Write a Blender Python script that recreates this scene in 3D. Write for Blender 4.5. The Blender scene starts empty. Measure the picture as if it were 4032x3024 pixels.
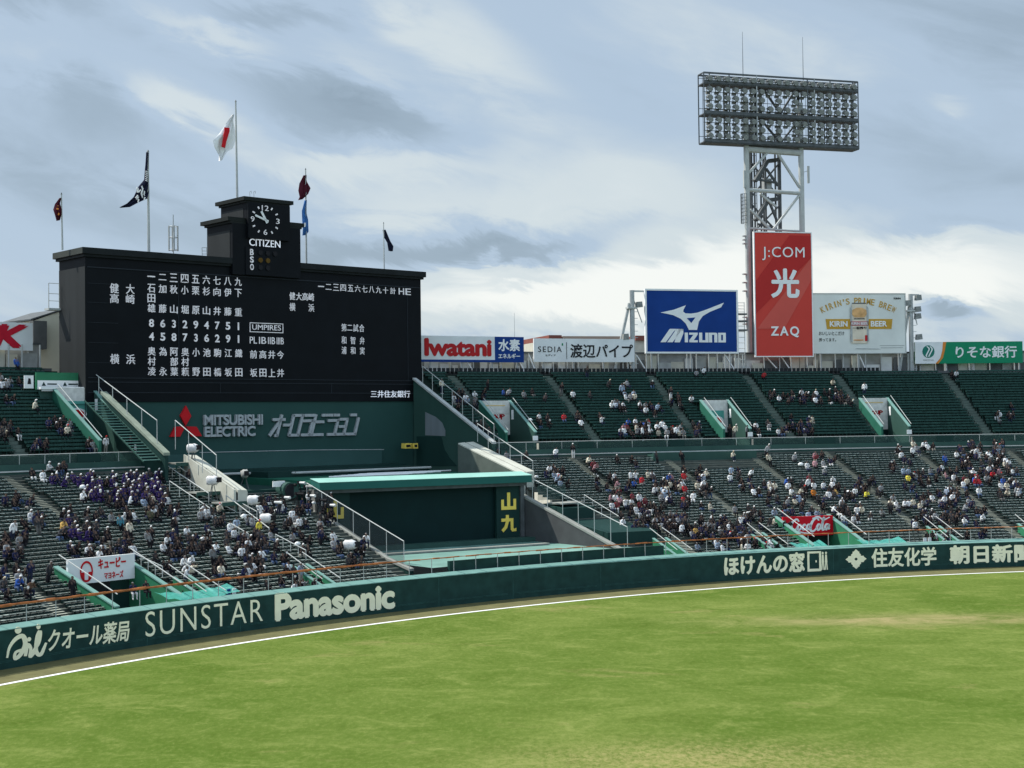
import bpy, bmesh, math, random
import numpy as np
from mathutils import Vector, Matrix
S = bpy.context.scene
COL = S.collection
random.seed(7)
rng = np.random.default_rng(7)

# ------------------------------------------------------------------ camera
FPX, HZ, RHO, CAMZ = 5700.0, 1642.0, 0.012, 15.0
_p = math.atan((HZ-1512)/FPX)
_R0 = np.array([1, 0, 0.]); CF = np.array([0, math.cos(_p), math.sin(_p)]); _U0 = np.array([0, -math.sin(_p), math.cos(_p)])
CR = _R0*math.cos(RHO)-_U0*math.sin(RHO); CU = _U0*math.cos(RHO)+_R0*math.sin(RHO); CO = np.array([0, 0, CAMZ])
cd = bpy.data.cameras.new('camera'); cam = bpy.data.objects.new('camera', cd); COL.objects.link(cam)
cd.sensor_width = 36; cd.lens = 36*FPX/4032; cd.clip_end = 6000; cd.clip_start = .5
M = Matrix.Identity(4)
for i in range(3):
    M[i][0] = CR[i]; M[i][1] = CU[i]; M[i][2] = -CF[i]; M[i][3] = CO[i]
cam.matrix_world = M
S.camera = cam

# ------------------------------------------------------------------ light
SUN_AZ_LEFT, SUN_EL = 73.0, 52.0          # degrees left of the view axis, elevation
_a, _e = math.radians(SUN_AZ_LEFT), math.radians(SUN_EL)
sdir = Vector((-math.sin(_a)*math.cos(_e), math.cos(_a)*math.cos(_e), math.sin(_e)))
sl = bpy.data.lights.new('sun', 'SUN'); sl.energy = 3.8; sl.angle = math.radians(.6); sl.color = (1, .95, .87)
so = bpy.data.objects.new('sun', sl); COL.objects.link(so)
so.rotation_euler = sdir.to_track_quat('Z', 'Y').to_euler()
S.view_settings.view_transform = 'Standard'; S.view_settings.look = 'None'
S.view_settings.exposure = 0.75; S.view_settings.gamma = 1

W = bpy.data.worlds.new('World'); S.world = W; W.use_nodes = True
nt = W.node_tree; nt.nodes.clear()
N = nt.nodes.new; L = nt.links.new
def mth(op, a, b=None, c=None, tree=None):
    t = tree or nt
    n = t.nodes.new('ShaderNodeMath'); n.operation = op
    for i, v in enumerate((a, b, c)):
        if v is None: continue
        if isinstance(v, (int, float)): n.inputs[i].default_value = v
        else: t.links.new(v, n.inputs[i])
    return n.outputs[0]
out = N('ShaderNodeOutputWorld'); bg = N('ShaderNodeBackground'); bg.inputs[1].default_value = .1
sky = N('ShaderNodeTexSky'); sky.sky_type = 'NISHITA'; sky.sun_disc = False
sky.sun_elevation = _e; sky.sun_rotation = math.atan2(sdir.x, sdir.y); sky.dust_density = 2.0
tc = N('ShaderNodeTexCoord'); sep = N('ShaderNodeSeparateXYZ'); L(tc.outputs['Generated'], sep.inputs[0])
X, Y, Z = sep.outputs
AZ = mth('ARCTAN2', X, Y); EL = mth('ARCSINE', Z)
def noise(vx, vy, scale, detail=6, rough=.55, dist=0.):
    cb = N('ShaderNodeCombineXYZ'); L(vx, cb.inputs[0]); L(vy, cb.inputs[1])
    n = N('ShaderNodeTexNoise'); n.inputs['Scale'].default_value = scale; n.inputs['Detail'].default_value = detail
    n.inputs['Roughness'].default_value = rough; n.inputs['Distortion'].default_value = dist
    L(cb.outputs[0], n.inputs['Vector']); return n.outputs[0]
# clouds drawn out along a slope, wispier near the horizon
ax = mth('ADD', mth('MULTIPLY', AZ, 5.0), mth('MULTIPLY', EL, 3.2))
ay = mth('SUBTRACT', mth('MULTIPLY', EL, 12.0), mth('MULTIPLY', AZ, -2.0))
n1 = noise(ax, ay, .95, 6, .52, .5)
n2 = noise(mth('ADD', ax, 9.3), ay, 3.4, 7, .62, .6)
wx = mth('ADD', AZ, mth('MULTIPLY', mth('SUBTRACT', n1, .5), .10))
wy = mth('ADD', EL, mth('MULTIPLY', mth('SUBTRACT', n2, .5), .05))
def blob(px, py, w, h, amp, rot=0.):
    a0 = (px*1.8228-2016)/FPX; e0 = (HZ-py*1.8228)/FPX; w = w*1.8228/FPX; h = h*1.8228/FPX
    dx = mth('SUBTRACT', wx, a0); dy = mth('SUBTRACT', wy, e0)
    c, s = math.cos(rot), math.sin(rot)
    u = mth('DIVIDE', mth('ADD', mth('MULTIPLY', dx, c), mth('MULTIPLY', dy, s)), w)
    v = mth('DIVIDE', mth('SUBTRACT', mth('MULTIPLY', dy, c), mth('MULTIPLY', dx, s)), h)
    r = mth('ADD', mth('MULTIPLY', u, u), mth('MULTIPLY', v, v))
    return mth('MULTIPLY', mth('EXPONENT', mth('MULTIPLY', r, -1.)), amp)
BL = [(90, 150, 170, 60, .10), (420, 75, 240, 38, .24, -.3), (440, 250, 150, 42, .26, -.35), (960, 60, 200, 70, .22, -.5), (860, 190, 210, 38, .16, -.5), (1150, 250, 300, 110, .12, -.5),
      (700, 375, 130, 40, .14), (900, 360, 260, 50, .22), (1330, 420, 260, 70, .22), (1000, 450, 330, 40, .16), (1150, 640, 460, 70, .50), (1450, 620, 240, 110, .34), (1950, 630, 360, 95, .56), (1700, 520, 300, 60, .14),
      (2060, 275, 60, 28, .16, -.3), (1500, 545, 220, 40, .18), (1750, 130, 300, 120, .06),
      (760, 235, 190, 75, -.30, -.2), (640, 60, 260, 35, -.18), (120, 40, 220, 40, -.16), (250, 250, 190, 70, -.12), (1060, 545, 250, 28, -.36), (700, 560, 250, 50, -.18),
      (340, 480, 260, 60, -.12), (2010, 690, 80, 26, -.60), (1420, 565, 60, 26, -.24), (2000, 320, 280, 150, -.10), (2000, 520, 220, 28, -.20), (100, 420, 200, 70, -.08), (1180, 612, 130, 16, -.18)]
acc = mth('ADD', mth('MULTIPLY', mth('SUBTRACT', n1, .5), .62), mth('MULTIPLY', mth('SUBTRACT', n2, .5), .15))
acc = mth('ADD', acc, .435)
for b in BL: acc = mth('ADD', acc, blob(*b))
hz_ = mth('MULTIPLY', mth('EXPONENT', mth('MULTIPLY', mth('ABSOLUTE', EL), -14.)), .10)
acc = mth('ADD', acc, hz_)
ramp = N('ShaderNodeValToRGB'); L(acc, ramp.inputs[0])
cr = ramp.color_ramp; cr.interpolation = 'EASE'
for i, (p, c) in enumerate([(0.0, (.20, .265, .325)), (.24, (.295, .38, .465)), (.46, (.40, .505, .625)), (.68, (.58, .65, .68)), (1.0, (.84, .86, .83))]):
    e = cr.elements[i] if i < 2 else cr.elements.new(p)
    e.position = p; e.color = (*c, 1)
SKYK = 6.7
sc = N('ShaderNodeVectorMath'); sc.operation = 'SCALE'; L(ramp.outputs[0], sc.inputs[0]); 
# unseen sky behind the viewer is boosted to light the surfaces facing it
bk = N('ShaderNodeMapRange'); L(Y, bk.inputs[0]); bk.inputs[1].default_value = .25; bk.inputs[2].default_value = -.5; bk.inputs[3].default_value = SKYK; bk.inputs[4].default_value = SKYK*1.8
L(bk.outputs[0], sc.inputs['Scale'])
mx = N('ShaderNodeMix'); mx.data_type = 'RGBA'; mx.inputs[0].default_value = .93
L(sky.outputs[0], mx.inputs[6]); L(sc.outputs[0], mx.inputs[7])
L(mx.outputs[2], bg.inputs[0]); L(bg.outputs[0], out.inputs[0])

# ------------------------------------------------------------------ stadium frames
C0 = np.array([70.82, 18.2]); RW = 123.82                 # centre and radius of the outfield arc
_th = math.atan(6409/5700.)
BT = np.array([math.sin(_th), math.cos(_th)]); BN = np.array([-math.cos(_th), math.sin(_th)])
PHI0 = math.degrees(math.atan2(-BN[0], BN[1]))
def B(u, v, z): q = C0+BN*(RW+v)+BT*u; return np.array([q[0], q[1], z])     # scoreboard frame
def A(s, ph, z): a = math.radians(ph); return np.array([C0[0]-math.sin(a)*(RW+s), C0[1]+math.cos(a)*(RW+s), z])  # arc frame
def phi_u(u, s): return PHI0-math.degrees(math.asin(u/(RW+s)))
def ray(px, py): return CR*(px-2016)/FPX-CU*(py-1512)/FPX+CF
def onz(px, py, z):
    d = ray(px, py); return CO+d*((z-CO[2])/d[2])
def on_v(px, py, v):
    d = ray(px, py); k = (RW+v-(CO[:2]-C0)@BN)/(d[:2]@BN); P = CO+k*d; q = P[:2]-C0
    return np.array([q@BT, q@BN-RW, P[2]])
def on_s(px, py, s):
    d = ray(px, py); o = CO; r = RW+s
    a = d[:2]@d[:2]; b = 2*d[:2]@(o[:2]-C0); c = (o[:2]-C0)@(o[:2]-C0)-r*r
    P = o+d*((-b+math.sqrt(b*b-4*a*c))/2/a); q = P[:2]-C0
    return math.degrees(math.atan2(-q[0], q[1])), P[2]
# seating profile
LS0, LZ0, LT, LR, LN = 1.8, 1.6, .66, .227, 40            # lower deck: start, floor, tread, rise, rows
US0, UZ0, UT, UR, UN = 30.2, 12.15, .56, .325, 24          # upper deck
def lz(s): return LZ0+LR/LT*(s-LS0)
def uz(s): return UZ0+UR/UT*(s-US0)
def on_stand(px, py, upper):
    f, lo, hi = (uz, US0-.5, US0+UN*UT+.8) if upper else (lz, LS0-.5, LS0+LN*LT+.5)
    a, b = lo, hi
    for _ in range(40):
        m = (a+b)/2
        if on_s(px, py, m)[1] > f(m): a = m
        else: b = m
    return m, on_s(px, py, m)[0]

# ------------------------------------------------------------------ materials
MATS = {}
def mat(name, col, rough=.6, var=.12, scale=1.5, metal=0., emit=None, bump=0., alpha=1., streak=False, spec=.10):
    if name in MATS: return MATS[name]
    m = bpy.data.materials.new(name); m.use_nodes = True; t = m.node_tree
    p = t.nodes['Principled BSDF']; p.inputs['Roughness'].default_value = rough; p.inputs['Metallic'].default_value = metal
    p.inputs['Specular IOR Level'].default_value = spec
    tcn = t.nodes.new('ShaderNodeTexCoord'); no = t.nodes.new('ShaderNodeTexNoise'); no.inputs['Scale'].default_value = scale
    no.inputs['Detail'].default_value = 5
    if streak:
        mp = t.nodes.new('ShaderNodeMapping'); mp.inputs['Scale'].default_value = (1, 1, .12); t.links.new(tcn.outputs['Object'], mp.inputs[0]); t.links.new(mp.outputs[0], no.inputs['Vector'])
    else: t.links.new(tcn.outputs['Object'], no.inputs['Vector'])
    r = t.nodes.new('ShaderNodeMapRange'); t.links.new(no.outputs[0], r.inputs[0]); r.inputs[1].default_value = .25; r.inputs[2].default_value = .75
    r.inputs[3].default_value = 1-var; r.inputs[4].default_value = 1+var
    s = t.nodes.new('ShaderNodeVectorMath'); s.operation = 'SCALE'; s.inputs[0].default_value = col[:3]; t.links.new(r.outputs[0], s.inputs['Scale'])
    t.links.new(s.outputs[0], p.inputs['Base Color'])
    if emit:
        p.inputs['Emission Color'].default_value = (*col[:3], 1); p.inputs['Emission Strength'].default_value = emit
    if bump:
        b = t.nodes.new('ShaderNodeBump'); b.inputs['Strength'].default_value = bump; b.inputs['Distance'].default_value = .05
        t.links.new(no.outputs[0], b.inputs['Height']); t.links.new(b.outputs[0], p.inputs['Normal'])
    if alpha < 1: p.inputs['Alpha'].default_value = alpha
    MATS[name] = m; return m
def vcol_mat(name, rough=.8):
    m = bpy.data.materials.new(name); m.use_nodes = True; t = m.node_tree; p = t.nodes['Principled BSDF']; p.inputs['Roughness'].default_value = rough; p.inputs['Specular IOR Level'].default_value = .08
    a = t.nodes.new('ShaderNodeAttribute'); a.attribute_name = 'Col'; t.links.new(a.outputs['Color'], p.inputs['Base Color']); return m
DKGREEN = mat('dark green paint', (.012, .038, .034), .55, .15, .4, streak=True)
WALLG = mat('wall green padding', (.015, .047, .042), .6, .28, 1.1)
MIDGREEN = mat('mid green paint', (.032, .076, .064), .55, .12, .6, streak=True)
BRGREEN = mat('bright green paint', (.030, .16, .085), .55, .12, .8)
CAPG = mat('pale green wall cap', (.15, .28, .25), .5, .1, .7)
MINT = mat('mint roof sheet', (.26, .48, .42), .5, .10, .35)
ROOFG = mat('dull green roof', (.020, .115, .075), .6, .18, .5)
BLACK = mat('scoreboard black panel', (.0042, .0058, .0080), .55, .2, .5)
BLACKSIDE = mat('scoreboard side cladding', (.026, .029, .030), .6, .2, .6, streak=True)
COPING = mat('scoreboard coping', (.014, .017, .016), .6, .2, .7)
SCREENB = mat('backscreen panel', (.0045, .020, .020), .6, .12, .6)
CREAML = mat('cream lettering paint', (.88, .85, .62), .6, .06, 1.5)
GOLD = mat('gold lettering paint', (.85, .64, .12), .5, .08, 2)
LED = mat('lit lamp dots', (.62, .61, .64), .5, .3, 3.5, emit=.12)
LEDW = mat('lit white lettering', (.80, .82, .90), .5, .2, 3, emit=.22)
SILVER = mat('brushed steel lettering', (.36, .385, .40), .5, .15, 3, .2)
SILVERE = mat('steel lettering edge', (.55, .57, .58), .5, .1, 3, .2)
RED = mat('red enamel', (.50, .012, .018), .45, .08, 1)
STEEL = mat('galvanised steel', (.36, .38, .38), .5, .15, 2, .3)
STEELD = mat('dark weathered steel', (.095, .105, .11), .55, .25, 1.5, .3)
STEELL = mat('pale grey steel', (.42, .44, .43), .5, .12, 1.0)
ORANGE = mat('orange rail tape', (.40, .14, .05), .7, .5, 2)
CONC = mat('grey concrete', (.24, .25, .23), .85, .18, .9)
CONCL = mat('pale concrete', (.46, .47, .41), .85, .14, .8)
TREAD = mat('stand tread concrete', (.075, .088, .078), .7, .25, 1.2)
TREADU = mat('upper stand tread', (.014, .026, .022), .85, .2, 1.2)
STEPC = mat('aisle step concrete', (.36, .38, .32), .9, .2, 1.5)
WHITE = mat('white paint', (.75, .76, .76), .5, .05, 1)
SIGNW = mat('white sign sheet', (.68, .70, .71), .45, .09, .5)
BLUE = mat('blue sign sheet', (.008, .042, .205), .6, .12, .5)
REDS = mat('red sign sheet', (.54, .058, .045), .6, .05, .3)
REDS2 = mat('red sign band', (.42, .030, .028), .6, .05, .3)
REDS3 = mat('pale red sign band', (.55, .095, .075), .6, .05, .3)
GREENS = mat('green sign sheet', (.010, .22, .11), .45, .05, .4)
ORS = mat('orange sign sheet', (.62, .22, .045), .5, .05, .5)
BEERW = mat('grey white sign sheet', (.66, .68, .65), .45, .09, .3)
BLACKT = mat('black lettering', (.015, .016, .02), .5, .1, 1)
CREAMW = mat('cream render wall', (.66, .63, .50), .8, .06, .6)
BROWN = mat('brown roof', (.20, .075, .06), .8, .15, .5)
NET = mat('green netting', (.09, .42, .36), .7, .15, 3, alpha=.55)
MESHD = mat('dark mesh panel', (.02, .03, .035), .7, .1, 3, alpha=.42)
GLASS = mat('clear screen panel', (.06, .12, .11), .3, .05, 2, alpha=.22)
LAMPG = mat('lamp glass', (.19, .20, .185), .3, .4, 6)
LAMPH = mat('lamp housing', (.20, .21, .20), .5, .3, 3)
PLAST = mat('white plastic rain cover', (.58, .59, .60), .5, .1, 6, bump=.6)
CAMB = mat('black camera casing', (.015, .015, .017), .5, .1, 5)
SEATM = mat('green plastic seat', (.006, .019, .017), .4, .35, 6)
SEATP = mat('painted seat glint', (.50, .55, .50), .35, .75, 3.1)  # sunlit dashes along the rows, put into the colour of the seat edges
SEATU = mat('teal plastic seat', (.018, .052, .043), .5, .45, 2.3)
SEATK = mat('dark seat back', (.02, .024, .026), .5, .2, 5)
FLAGW = mat('white flag cloth', (.78, .78, .78), .8, .05, 2)
FLAGN = mat('navy flag cloth', (.012, .014, .035), .8, .1, 2)
FLAGM = mat('maroon flag cloth', (.075, .012, .022), .8, .1, 2)
FLAGB = mat('blue flag cloth', (.05, .16, .42), .8, .1, 2)
PERSON = vcol_mat('clothing and skin')

# ------------------------------------------------------------------ builders
def nrm(v): v = np.asarray(v, float); return v/(np.linalg.norm(v)+1e-12)
class MB:
    def __init__(s): s.v = []; s.f = []; s.m = []; s.n = 0
    def add(s, vs, fs, m=0):
        vs = np.asarray(vs, float).reshape(-1, 3); s.v.append(vs); s.f += [[i+s.n for i in f] for f in fs]; s.m += [m]*len(fs); s.n += len(vs); return s
    def hexa(s, p, m=0):   # 8 points: bottom ring 0-3, top ring 4-7
        return s.add(p, [[3, 2, 1, 0], [4, 5, 6, 7], [0, 1, 5, 4], [1, 2, 6, 5], [2, 3, 7, 6], [3, 0, 4, 7]], m)
    def box(s, a, b, fr=None, m=0):
        x0, y0, z0 = a; x1, y1, z1 = b
        P = [(x0, y0, z0), (x1, y0, z0), (x1, y1, z0), (x0, y1, z0), (x0, y0, z1), (x1, y0, z1), (x1, y1, z1), (x0, y1, z1)]
        return s.hexa([fr(*q) for q in P] if fr else P, m)
    def tube(s, p, q, r, n=6, m=0, r2=None):
        p, q = np.asarray(p, float), np.asarray(q, float); d = nrm(q-p); a = nrm(np.cross(d, [0, 0, 1] if abs(d[2]) < .9 else [1, 0, 0])); b = np.cross(d, a); r2 = r if r2 is None else r2
        an = [2*math.pi*i/n for i in range(n)]
        vs = [p+(a*math.cos(t)+b*math.sin(t))*r for t in an]+[q+(a*math.cos(t)+b*math.sin(t))*r2 for t in an]
        fs = [[i, (i+1) % n, n+(i+1) % n, n+i] for i in range(n)]+[list(range(n))[::-1], list(range(n, 2*n))]
        return s.add(vs, fs, m)
    def path(s, pts, r, n=5, m=0):
        for a, b in zip(pts[:-1], pts[1:]): s.tube(a, b, r, n, m)
        return s
    def bar(s, p, q, w, h, m=0, up=(0, 0, 1)):
        p, q = np.asarray(p, float), np.asarray(q, float); d = nrm(q-p); a = np.cross(d, up)
        a = nrm(a) if np.linalg.norm(a) > 1e-6 else np.array([1., 0, 0]); b = np.cross(a, d)
        c = [(-w/2, -h/2), (w/2, -h/2), (w/2, h/2), (-w/2, h/2)]
        return s.hexa([p+a*x+b*y for x, y in c]+[q+a*x+b*y for x, y in c], m)
    def poly(s, pts, off, m=0):    # planar polygon (3D points) thickened by the vector off
        n = len(pts); P = [np.asarray(x, float) for x in pts]; off = np.asarray(off, float)
        return s.add(P+[x+off for x in P], [list(range(n)), [n+i for i in range(n)][::-1]]+[[i, n+i, n+(i+1) % n, (i+1) % n] for i in range(n)], m)
    def build(s, name, mats, parent=None, smooth=False, fix=True):
        me = bpy.data.meshes.new(name); V = np.concatenate(s.v) if s.v else np.zeros((0, 3))
        if parent is not None: V = V-np.array(wloc(parent))
        me.from_pydata(V.tolist(), [], s.f); 
        for m in (mats if isinstance(mats, (list, tuple)) else [mats]): me.materials.append(m)
        if any(s.m): me.polygons.foreach_set('material_index', s.m)
        if fix:
            bm = bmesh.new(); bm.from_mesh(me); bmesh.ops.recalc_face_normals(bm, faces=bm.faces); bm.to_mesh(me); bm.free()
        if smooth: me.polygons.foreach_set('use_smooth', [True]*len(me.polygons))
        o = bpy.data.objects.new(name, me); COL.objects.link(o)
        if parent is not None: o.parent = parent
        return o
def wloc(o):
    v = Vector((0, 0, 0))
    while o is not None: v = v+o.location; o = o.parent
    return tuple(v)
def tag(o, label, cat=None, group=None, kind=None):
    if label: o['label'] = label
    if cat: o['category'] = cat
    if group: o['group'] = group
    if kind: o['kind'] = kind
    return o
def thing(name, label, cat, loc, group=None):
    o = bpy.data.objects.new(name, None); COL.objects.link(o); o.location = [float(x) for x in loc]; o.empty_display_size = .2
    return tag(o, label, cat, group)
_tc = {}
def text_geo(body, off=0., shear=0., sp=1.):
    k = (body, off, shear, sp)
    if k in _tc: return _tc[k]
    c = bpy.data.curves.new('lettering', 'FONT'); c.body = body; c.offset = off; c.shear = shear; c.space_character = sp; c.extrude = .5; c.resolution_u = 4
    o = bpy.data.objects.new('lettering', c); COL.objects.link(o)
    me = o.evaluated_get(bpy.context.evaluated_depsgraph_get()).to_mesh()
    V = np.array([v.co for v in me.vertices]); F = [list(p.vertices) for p in me.polygons]
    o.to_mesh_clear(); bpy.data.objects.remove(o); bpy.data.curves.remove(c)
    V[:, 2] += .5; lo = V.min(0); hi = V.max(0)
    V = (V-lo)/np.maximum(hi-lo, 1e-6)
    _tc[k] = (V, F, (hi-lo)[0]/(hi-lo)[1]); return _tc[k]
def text_to(mb, body, fn, off=0., shear=0., sp=1., m=0):
    """fn maps (x 0..1, y 0..1, depth 0..1) to world"""
    V, F, asp = text_geo(body, min(off, .012), shear, sp)
    e = max(0., off-.004)*.62          # heavier weights: the same outline struck again, slightly shifted and raised
    sh = [(0, 0)] if e <= 0 else [(-e, 0), (e, 0), (0, e), (0, -e)]
    for k, (dx, dy) in enumerate(sh):
        mb.add([fn(p[0]*(1-2*e/asp)+e/asp+dx/asp, p[1]*(1-2*e)+e+dy, p[2]+k*.12) for p in V], F, m)
def strokes(mb, pls, fn, w, m=0, n=5):
    """hand-drawn script: polylines in 0..1 box drawn as flat ribbons of width w"""
    for pl in pls:
        P = np.array(pl, float)
        if len(P) > 2:   # smooth
            Q = []
            E_ = np.vstack([2*P[0]-P[1], P, 2*P[-1]-P[-2]])
            for i in range(1, len(E_)-2):
                for k in range(n):
                    t = k/n; a, b, c, d = E_[i-1:i+3]
                    Q.append(.5*((2*b)+(-a+c)*t+(2*a-5*b+4*c-d)*t*t+(-a+3*b-3*c+d)*t**3))
            Q.append(P[-1]); P = np.array(Q)
        d = np.gradient(P[:, :2], axis=0); d /= np.linalg.norm(d, axis=1)[:, None]+1e-9
        ww = (P[:, 2] if P.shape[1] > 2 else np.ones(len(P)))*w/2
        nx, ny = -d[:, 1]*ww, d[:, 0]*ww*WASP[0]
        vs = []; fs = []
        for i in range(len(P)):
            for z in (0, 1):
                vs.append(fn(P[i, 0]+nx[i], P[i, 1]+ny[i], z)); vs.append(fn(P[i, 0]-nx[i], P[i, 1]-ny[i], z))
        for i in range(len(P)-1):
            a = 4*i; b = a+4
            fs += [[a, a+1, b+1, b], [a+2, b+2, b+3, a+3], [a, b, b+2, a+2], [a+1, a+3, b+3, b+1]]
        mb.add(vs, fs, m)
WASP = [1.]
# ------------------------------------------------------------------ ground, field, sky-facing setting
def ground_mat():
    m = bpy.data.materials.new('outfield turf'); m.use_nodes = True; t = m.node_tree; p = t.nodes['Principled BSDF']; p.inputs['Roughness'].default_value = .9
    p.inputs['Specular IOR Level'].default_value = .02
    tcn = t.nodes.new('ShaderNodeTexCoord')
    def nz(scale, st=(1, 1, 1), rot=0, detail=6, rough=.6, dist=0):
        mp = t.nodes.new('ShaderNodeMapping'); mp.inputs['Scale'].default_value = st; mp.inputs['Rotation'].default_value = (0, 0, rot)
        t.links.new(tcn.outputs['Object'], mp.inputs[0]); n = t.nodes.new('ShaderNodeTexNoise'); n.inputs['Scale'].default_value = scale
        n.inputs['Detail'].default_value = detail; n.inputs['Roughness'].default_value = rough; n.inputs['Distortion'].default_value = dist
        t.links.new(mp.outputs[0], n.inputs['Vector']); return n.outputs[0]
    big = nz(.055, (1, 1.1, 1), .5, 4, .6, .8); mid = nz(.34, (.75, .95, 1), .5, 11, .74, .8); fine = nz(3.0, (1, .6, 1), 0, 9, .80, .2); brown = nz(.085, (1, 1.6, 1), -.3, 7, .66, .4)
    def mr(v, a, b, c, d):
        r = t.nodes.new('ShaderNodeMapRange'); t.links.new(v, r.inputs[0])
        for i, x in enumerate((a, b, c, d)): r.inputs[i+1].default_value = x
        return r.outputs[0]
    def mixc(f, a, b):
        n = t.nodes.new('ShaderNodeMix'); n.data_type = 'RGBA'
        if isinstance(f, float): n.inputs[0].default_value = f
        else: t.links.new(f, n.inputs[0])
        for i, c in ((6, a), (7, b)):
            if isinstance(c, tuple): n.inputs[i].default_value = (*c, 1)
            else: t.links.new(c, n.inputs[i])
        return n.outputs[2]
    c = mixc(mr(big, .38, .62, 0, 1), (.072, .118, .018), (.110, .153, .032))
    c = mixc(mr(mid, .51, .72, 0, .72), c, (.195, .226, .066))
    c = mixc(mr(mid, .47, .28, 0, .8), c, (.052, .088, .010))
    c = mixc(mr(brown, .60, .74, 0, .7), c, (.25, .215, .09))
    c = mixc(mr(fine, .5, .68, 0, .42), c, (.215, .245, .075))
    c = mixc(mr(fine, .49, .33, 0, .45), c, (.050, .085, .012))
    # worn straw-coloured patch in front of the right-field wall
    sp = t.nodes.new('ShaderNodeSeparateXYZ'); t.links.new(tcn.outputs['Object'], sp.inputs[0])
    w = mth('ADD', mth('POWER', mth('DIVIDE', mth('SUBTRACT', sp.outputs[0], WORN[0], tree=t), 11., tree=t), 2., tree=t), mth('POWER', mth('DIVIDE', mth('SUBTRACT', sp.outputs[1], WORN[1], tree=t), 2.6, tree=t), 2., tree=t), tree=t)
    f = mth('MULTIPLY', mth('EXPONENT', mth('MULTIPLY', w, -1., tree=t), tree=t), mr(mid, .36, .6, .1, 1), tree=t)
    c = mixc(f, c, (.29, .24, .12))
    w2 = mth('ADD', mth('POWER', mth('DIVIDE', mth('SUBTRACT', sp.outputs[0], WORN2[0], tree=t), 7.5, tree=t), 2., tree=t), mth('POWER', mth('DIVIDE', mth('SUBTRACT', sp.outputs[1], WORN2[1], tree=t), 3.2, tree=t), 2., tree=t), tree=t)
    c = mixc(mth('MULTIPLY', mth('EXPONENT', mth('MULTIPLY', w2, -1., tree=t), tree=t), mr(fine, .42, .6, .1, .8), tree=t), c, (.29, .25, .11))
    t.links.new(c, p.inputs['Base Color'])
    b = t.nodes.new('ShaderNodeBump'); b.inputs['Strength'].default_value = .8; b.inputs['Distance'].default_value = .06; t.links.new(fine, b.inputs['Height']); t.links.new(b.outputs[0], p.inputs['Normal'])
    return m
WORN = onz(3640, 2440, 0); WORN2 = onz(2750, 2990, 0)
mb = MB(); n = 96
vs = [(0, 60, -.25)]+[(3000*math.cos(2*math.pi*i/n), 60+3000*math.sin(2*math.pi*i/n), -.25) for i in range(n)]
mb.add(vs, [[0, 1+i, 1+(i+1) % n] for i in range(n)]); tag(mb.build('ground', mat('town ground', (.13, .125, .11), .9, .3, .01)), None, None, kind='structure')
mb = MB()
PH0, PH1 = -25., 75.
def arc_sheet(s0, s1, z0, z1, a0=PH0, a1=PH1, n=140):
    mb = MB(); vs = []
    for i in range(n+1):
        ph = a0+(a1-a0)*i/n; vs += [A(s0, ph, z0), A(s1, ph, z1)]
    mb.add(vs, [[2*i, 2*i+1, 2*i+3, 2*i+2] for i in range(n)]); return mb
n = 140
vs = [(40., 0., 0.)]+[tuple(A(-.2, PH0+(PH1-PH0)*i/n, 0)) for i in range(n+1)]
# turf: fan from infield out to the wall, closed round behind the camera
vs += [(-60., -60., 0.), (170., -60., 0.)]
mb.add(vs, [[0, 1+i, 2+i] for i in range(n)]+[[0, n+1, n+2], [0, n+2, n+3], [0, n+3, 1]])
tag(mb.build('field', ground_mat()), None, None, kind='structure')
def on_track(px, py):
    d = onz(px, py, 0)[:2]-C0; return np.hypot(*d)-RW
SL = [on_track(*q) for q in ((0, 2715), (1000, 2531), (2000, 2391), (3000, 2302), (4032, 2246))]
_s = float(np.mean(SL))
tag(arc_sheet(_s, .0, .008, .008).build('warning_track', mat('clay warning track', (.118, .114, .052), .95, .2, .8, bump=.4)), None, None, kind='structure')
tag(arc_sheet(_s-.19, _s+.19, .014, .014).build('painted_line', WHITE), None, None, kind='structure')

# ------------------------------------------------------------------ outfield wall
WH = 2.36
def arc_box(s0, s1, z0, z1, a0, a1, n=60, z1b=None):
    mb = MB(); z1b = z1 if z1b is None else z1b; vs = []
    for i in range(n+1):
        ph = a0+(a1-a0)*i/n; vs += [A(s0, ph, z0), A(s1, ph, z0), A(s1, ph, z1b), A(s0, ph, z1)]
    fs = []
    for i in range(n):
        a = 4*i; b = a+4
        fs += [[a, b, b+1, a+1], [a+1, b+1, b+2, a+2], [a+2, b+2, b+3, a+3], [a+3, b+3, b, a]]
    fs += [[0, 1, 2, 3], [4*n+3, 4*n+2, 4*n+1, 4*n]]
    return mb.add(vs, fs)
wall = thing('outfield_wall', 'long curved dark green padded wall carrying cream advertising lettering round the turf', 'wall', A(.2, 35, 0))
WPAD = arc_box(0, .45, -.2, WH, -14, 72, 130).build('padding', WALLG, wall)
arc_box(-.03, .62, WH+.003, WH+.05, -14, 72, 130, WH+.27).build('cap', CAPG, wall)
mb = MB()      # quilted seam lines of the padding
for a, b in ((50.5, 58), (47.2, 50.3), (38.5, 46.5), (35.2, 38.2), (31, 34.8), (27, 30.6), (20, 24), (11, 19)):
    n = 14
    for z in (.42, .50):
        for i in range(n):
            mb.bar(A(-.012, a+(b-a)*i/n, z), A(-.012, a+(b-a)*(i+1)/n, z), .02, .022)
for ph in (50.4, 46.8, 38.35, 34.95, 30.8, 24.4, 19.4, 15., 10.4):
    mb.bar(A(-.004, ph, .02), A(-.004, ph, WH-.02), .02, .03, up=(1, 0, 0))
mb.build('seam', mat('padding seam', (.034, .098, .088), .6, .4, 2.5), wall)
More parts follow.
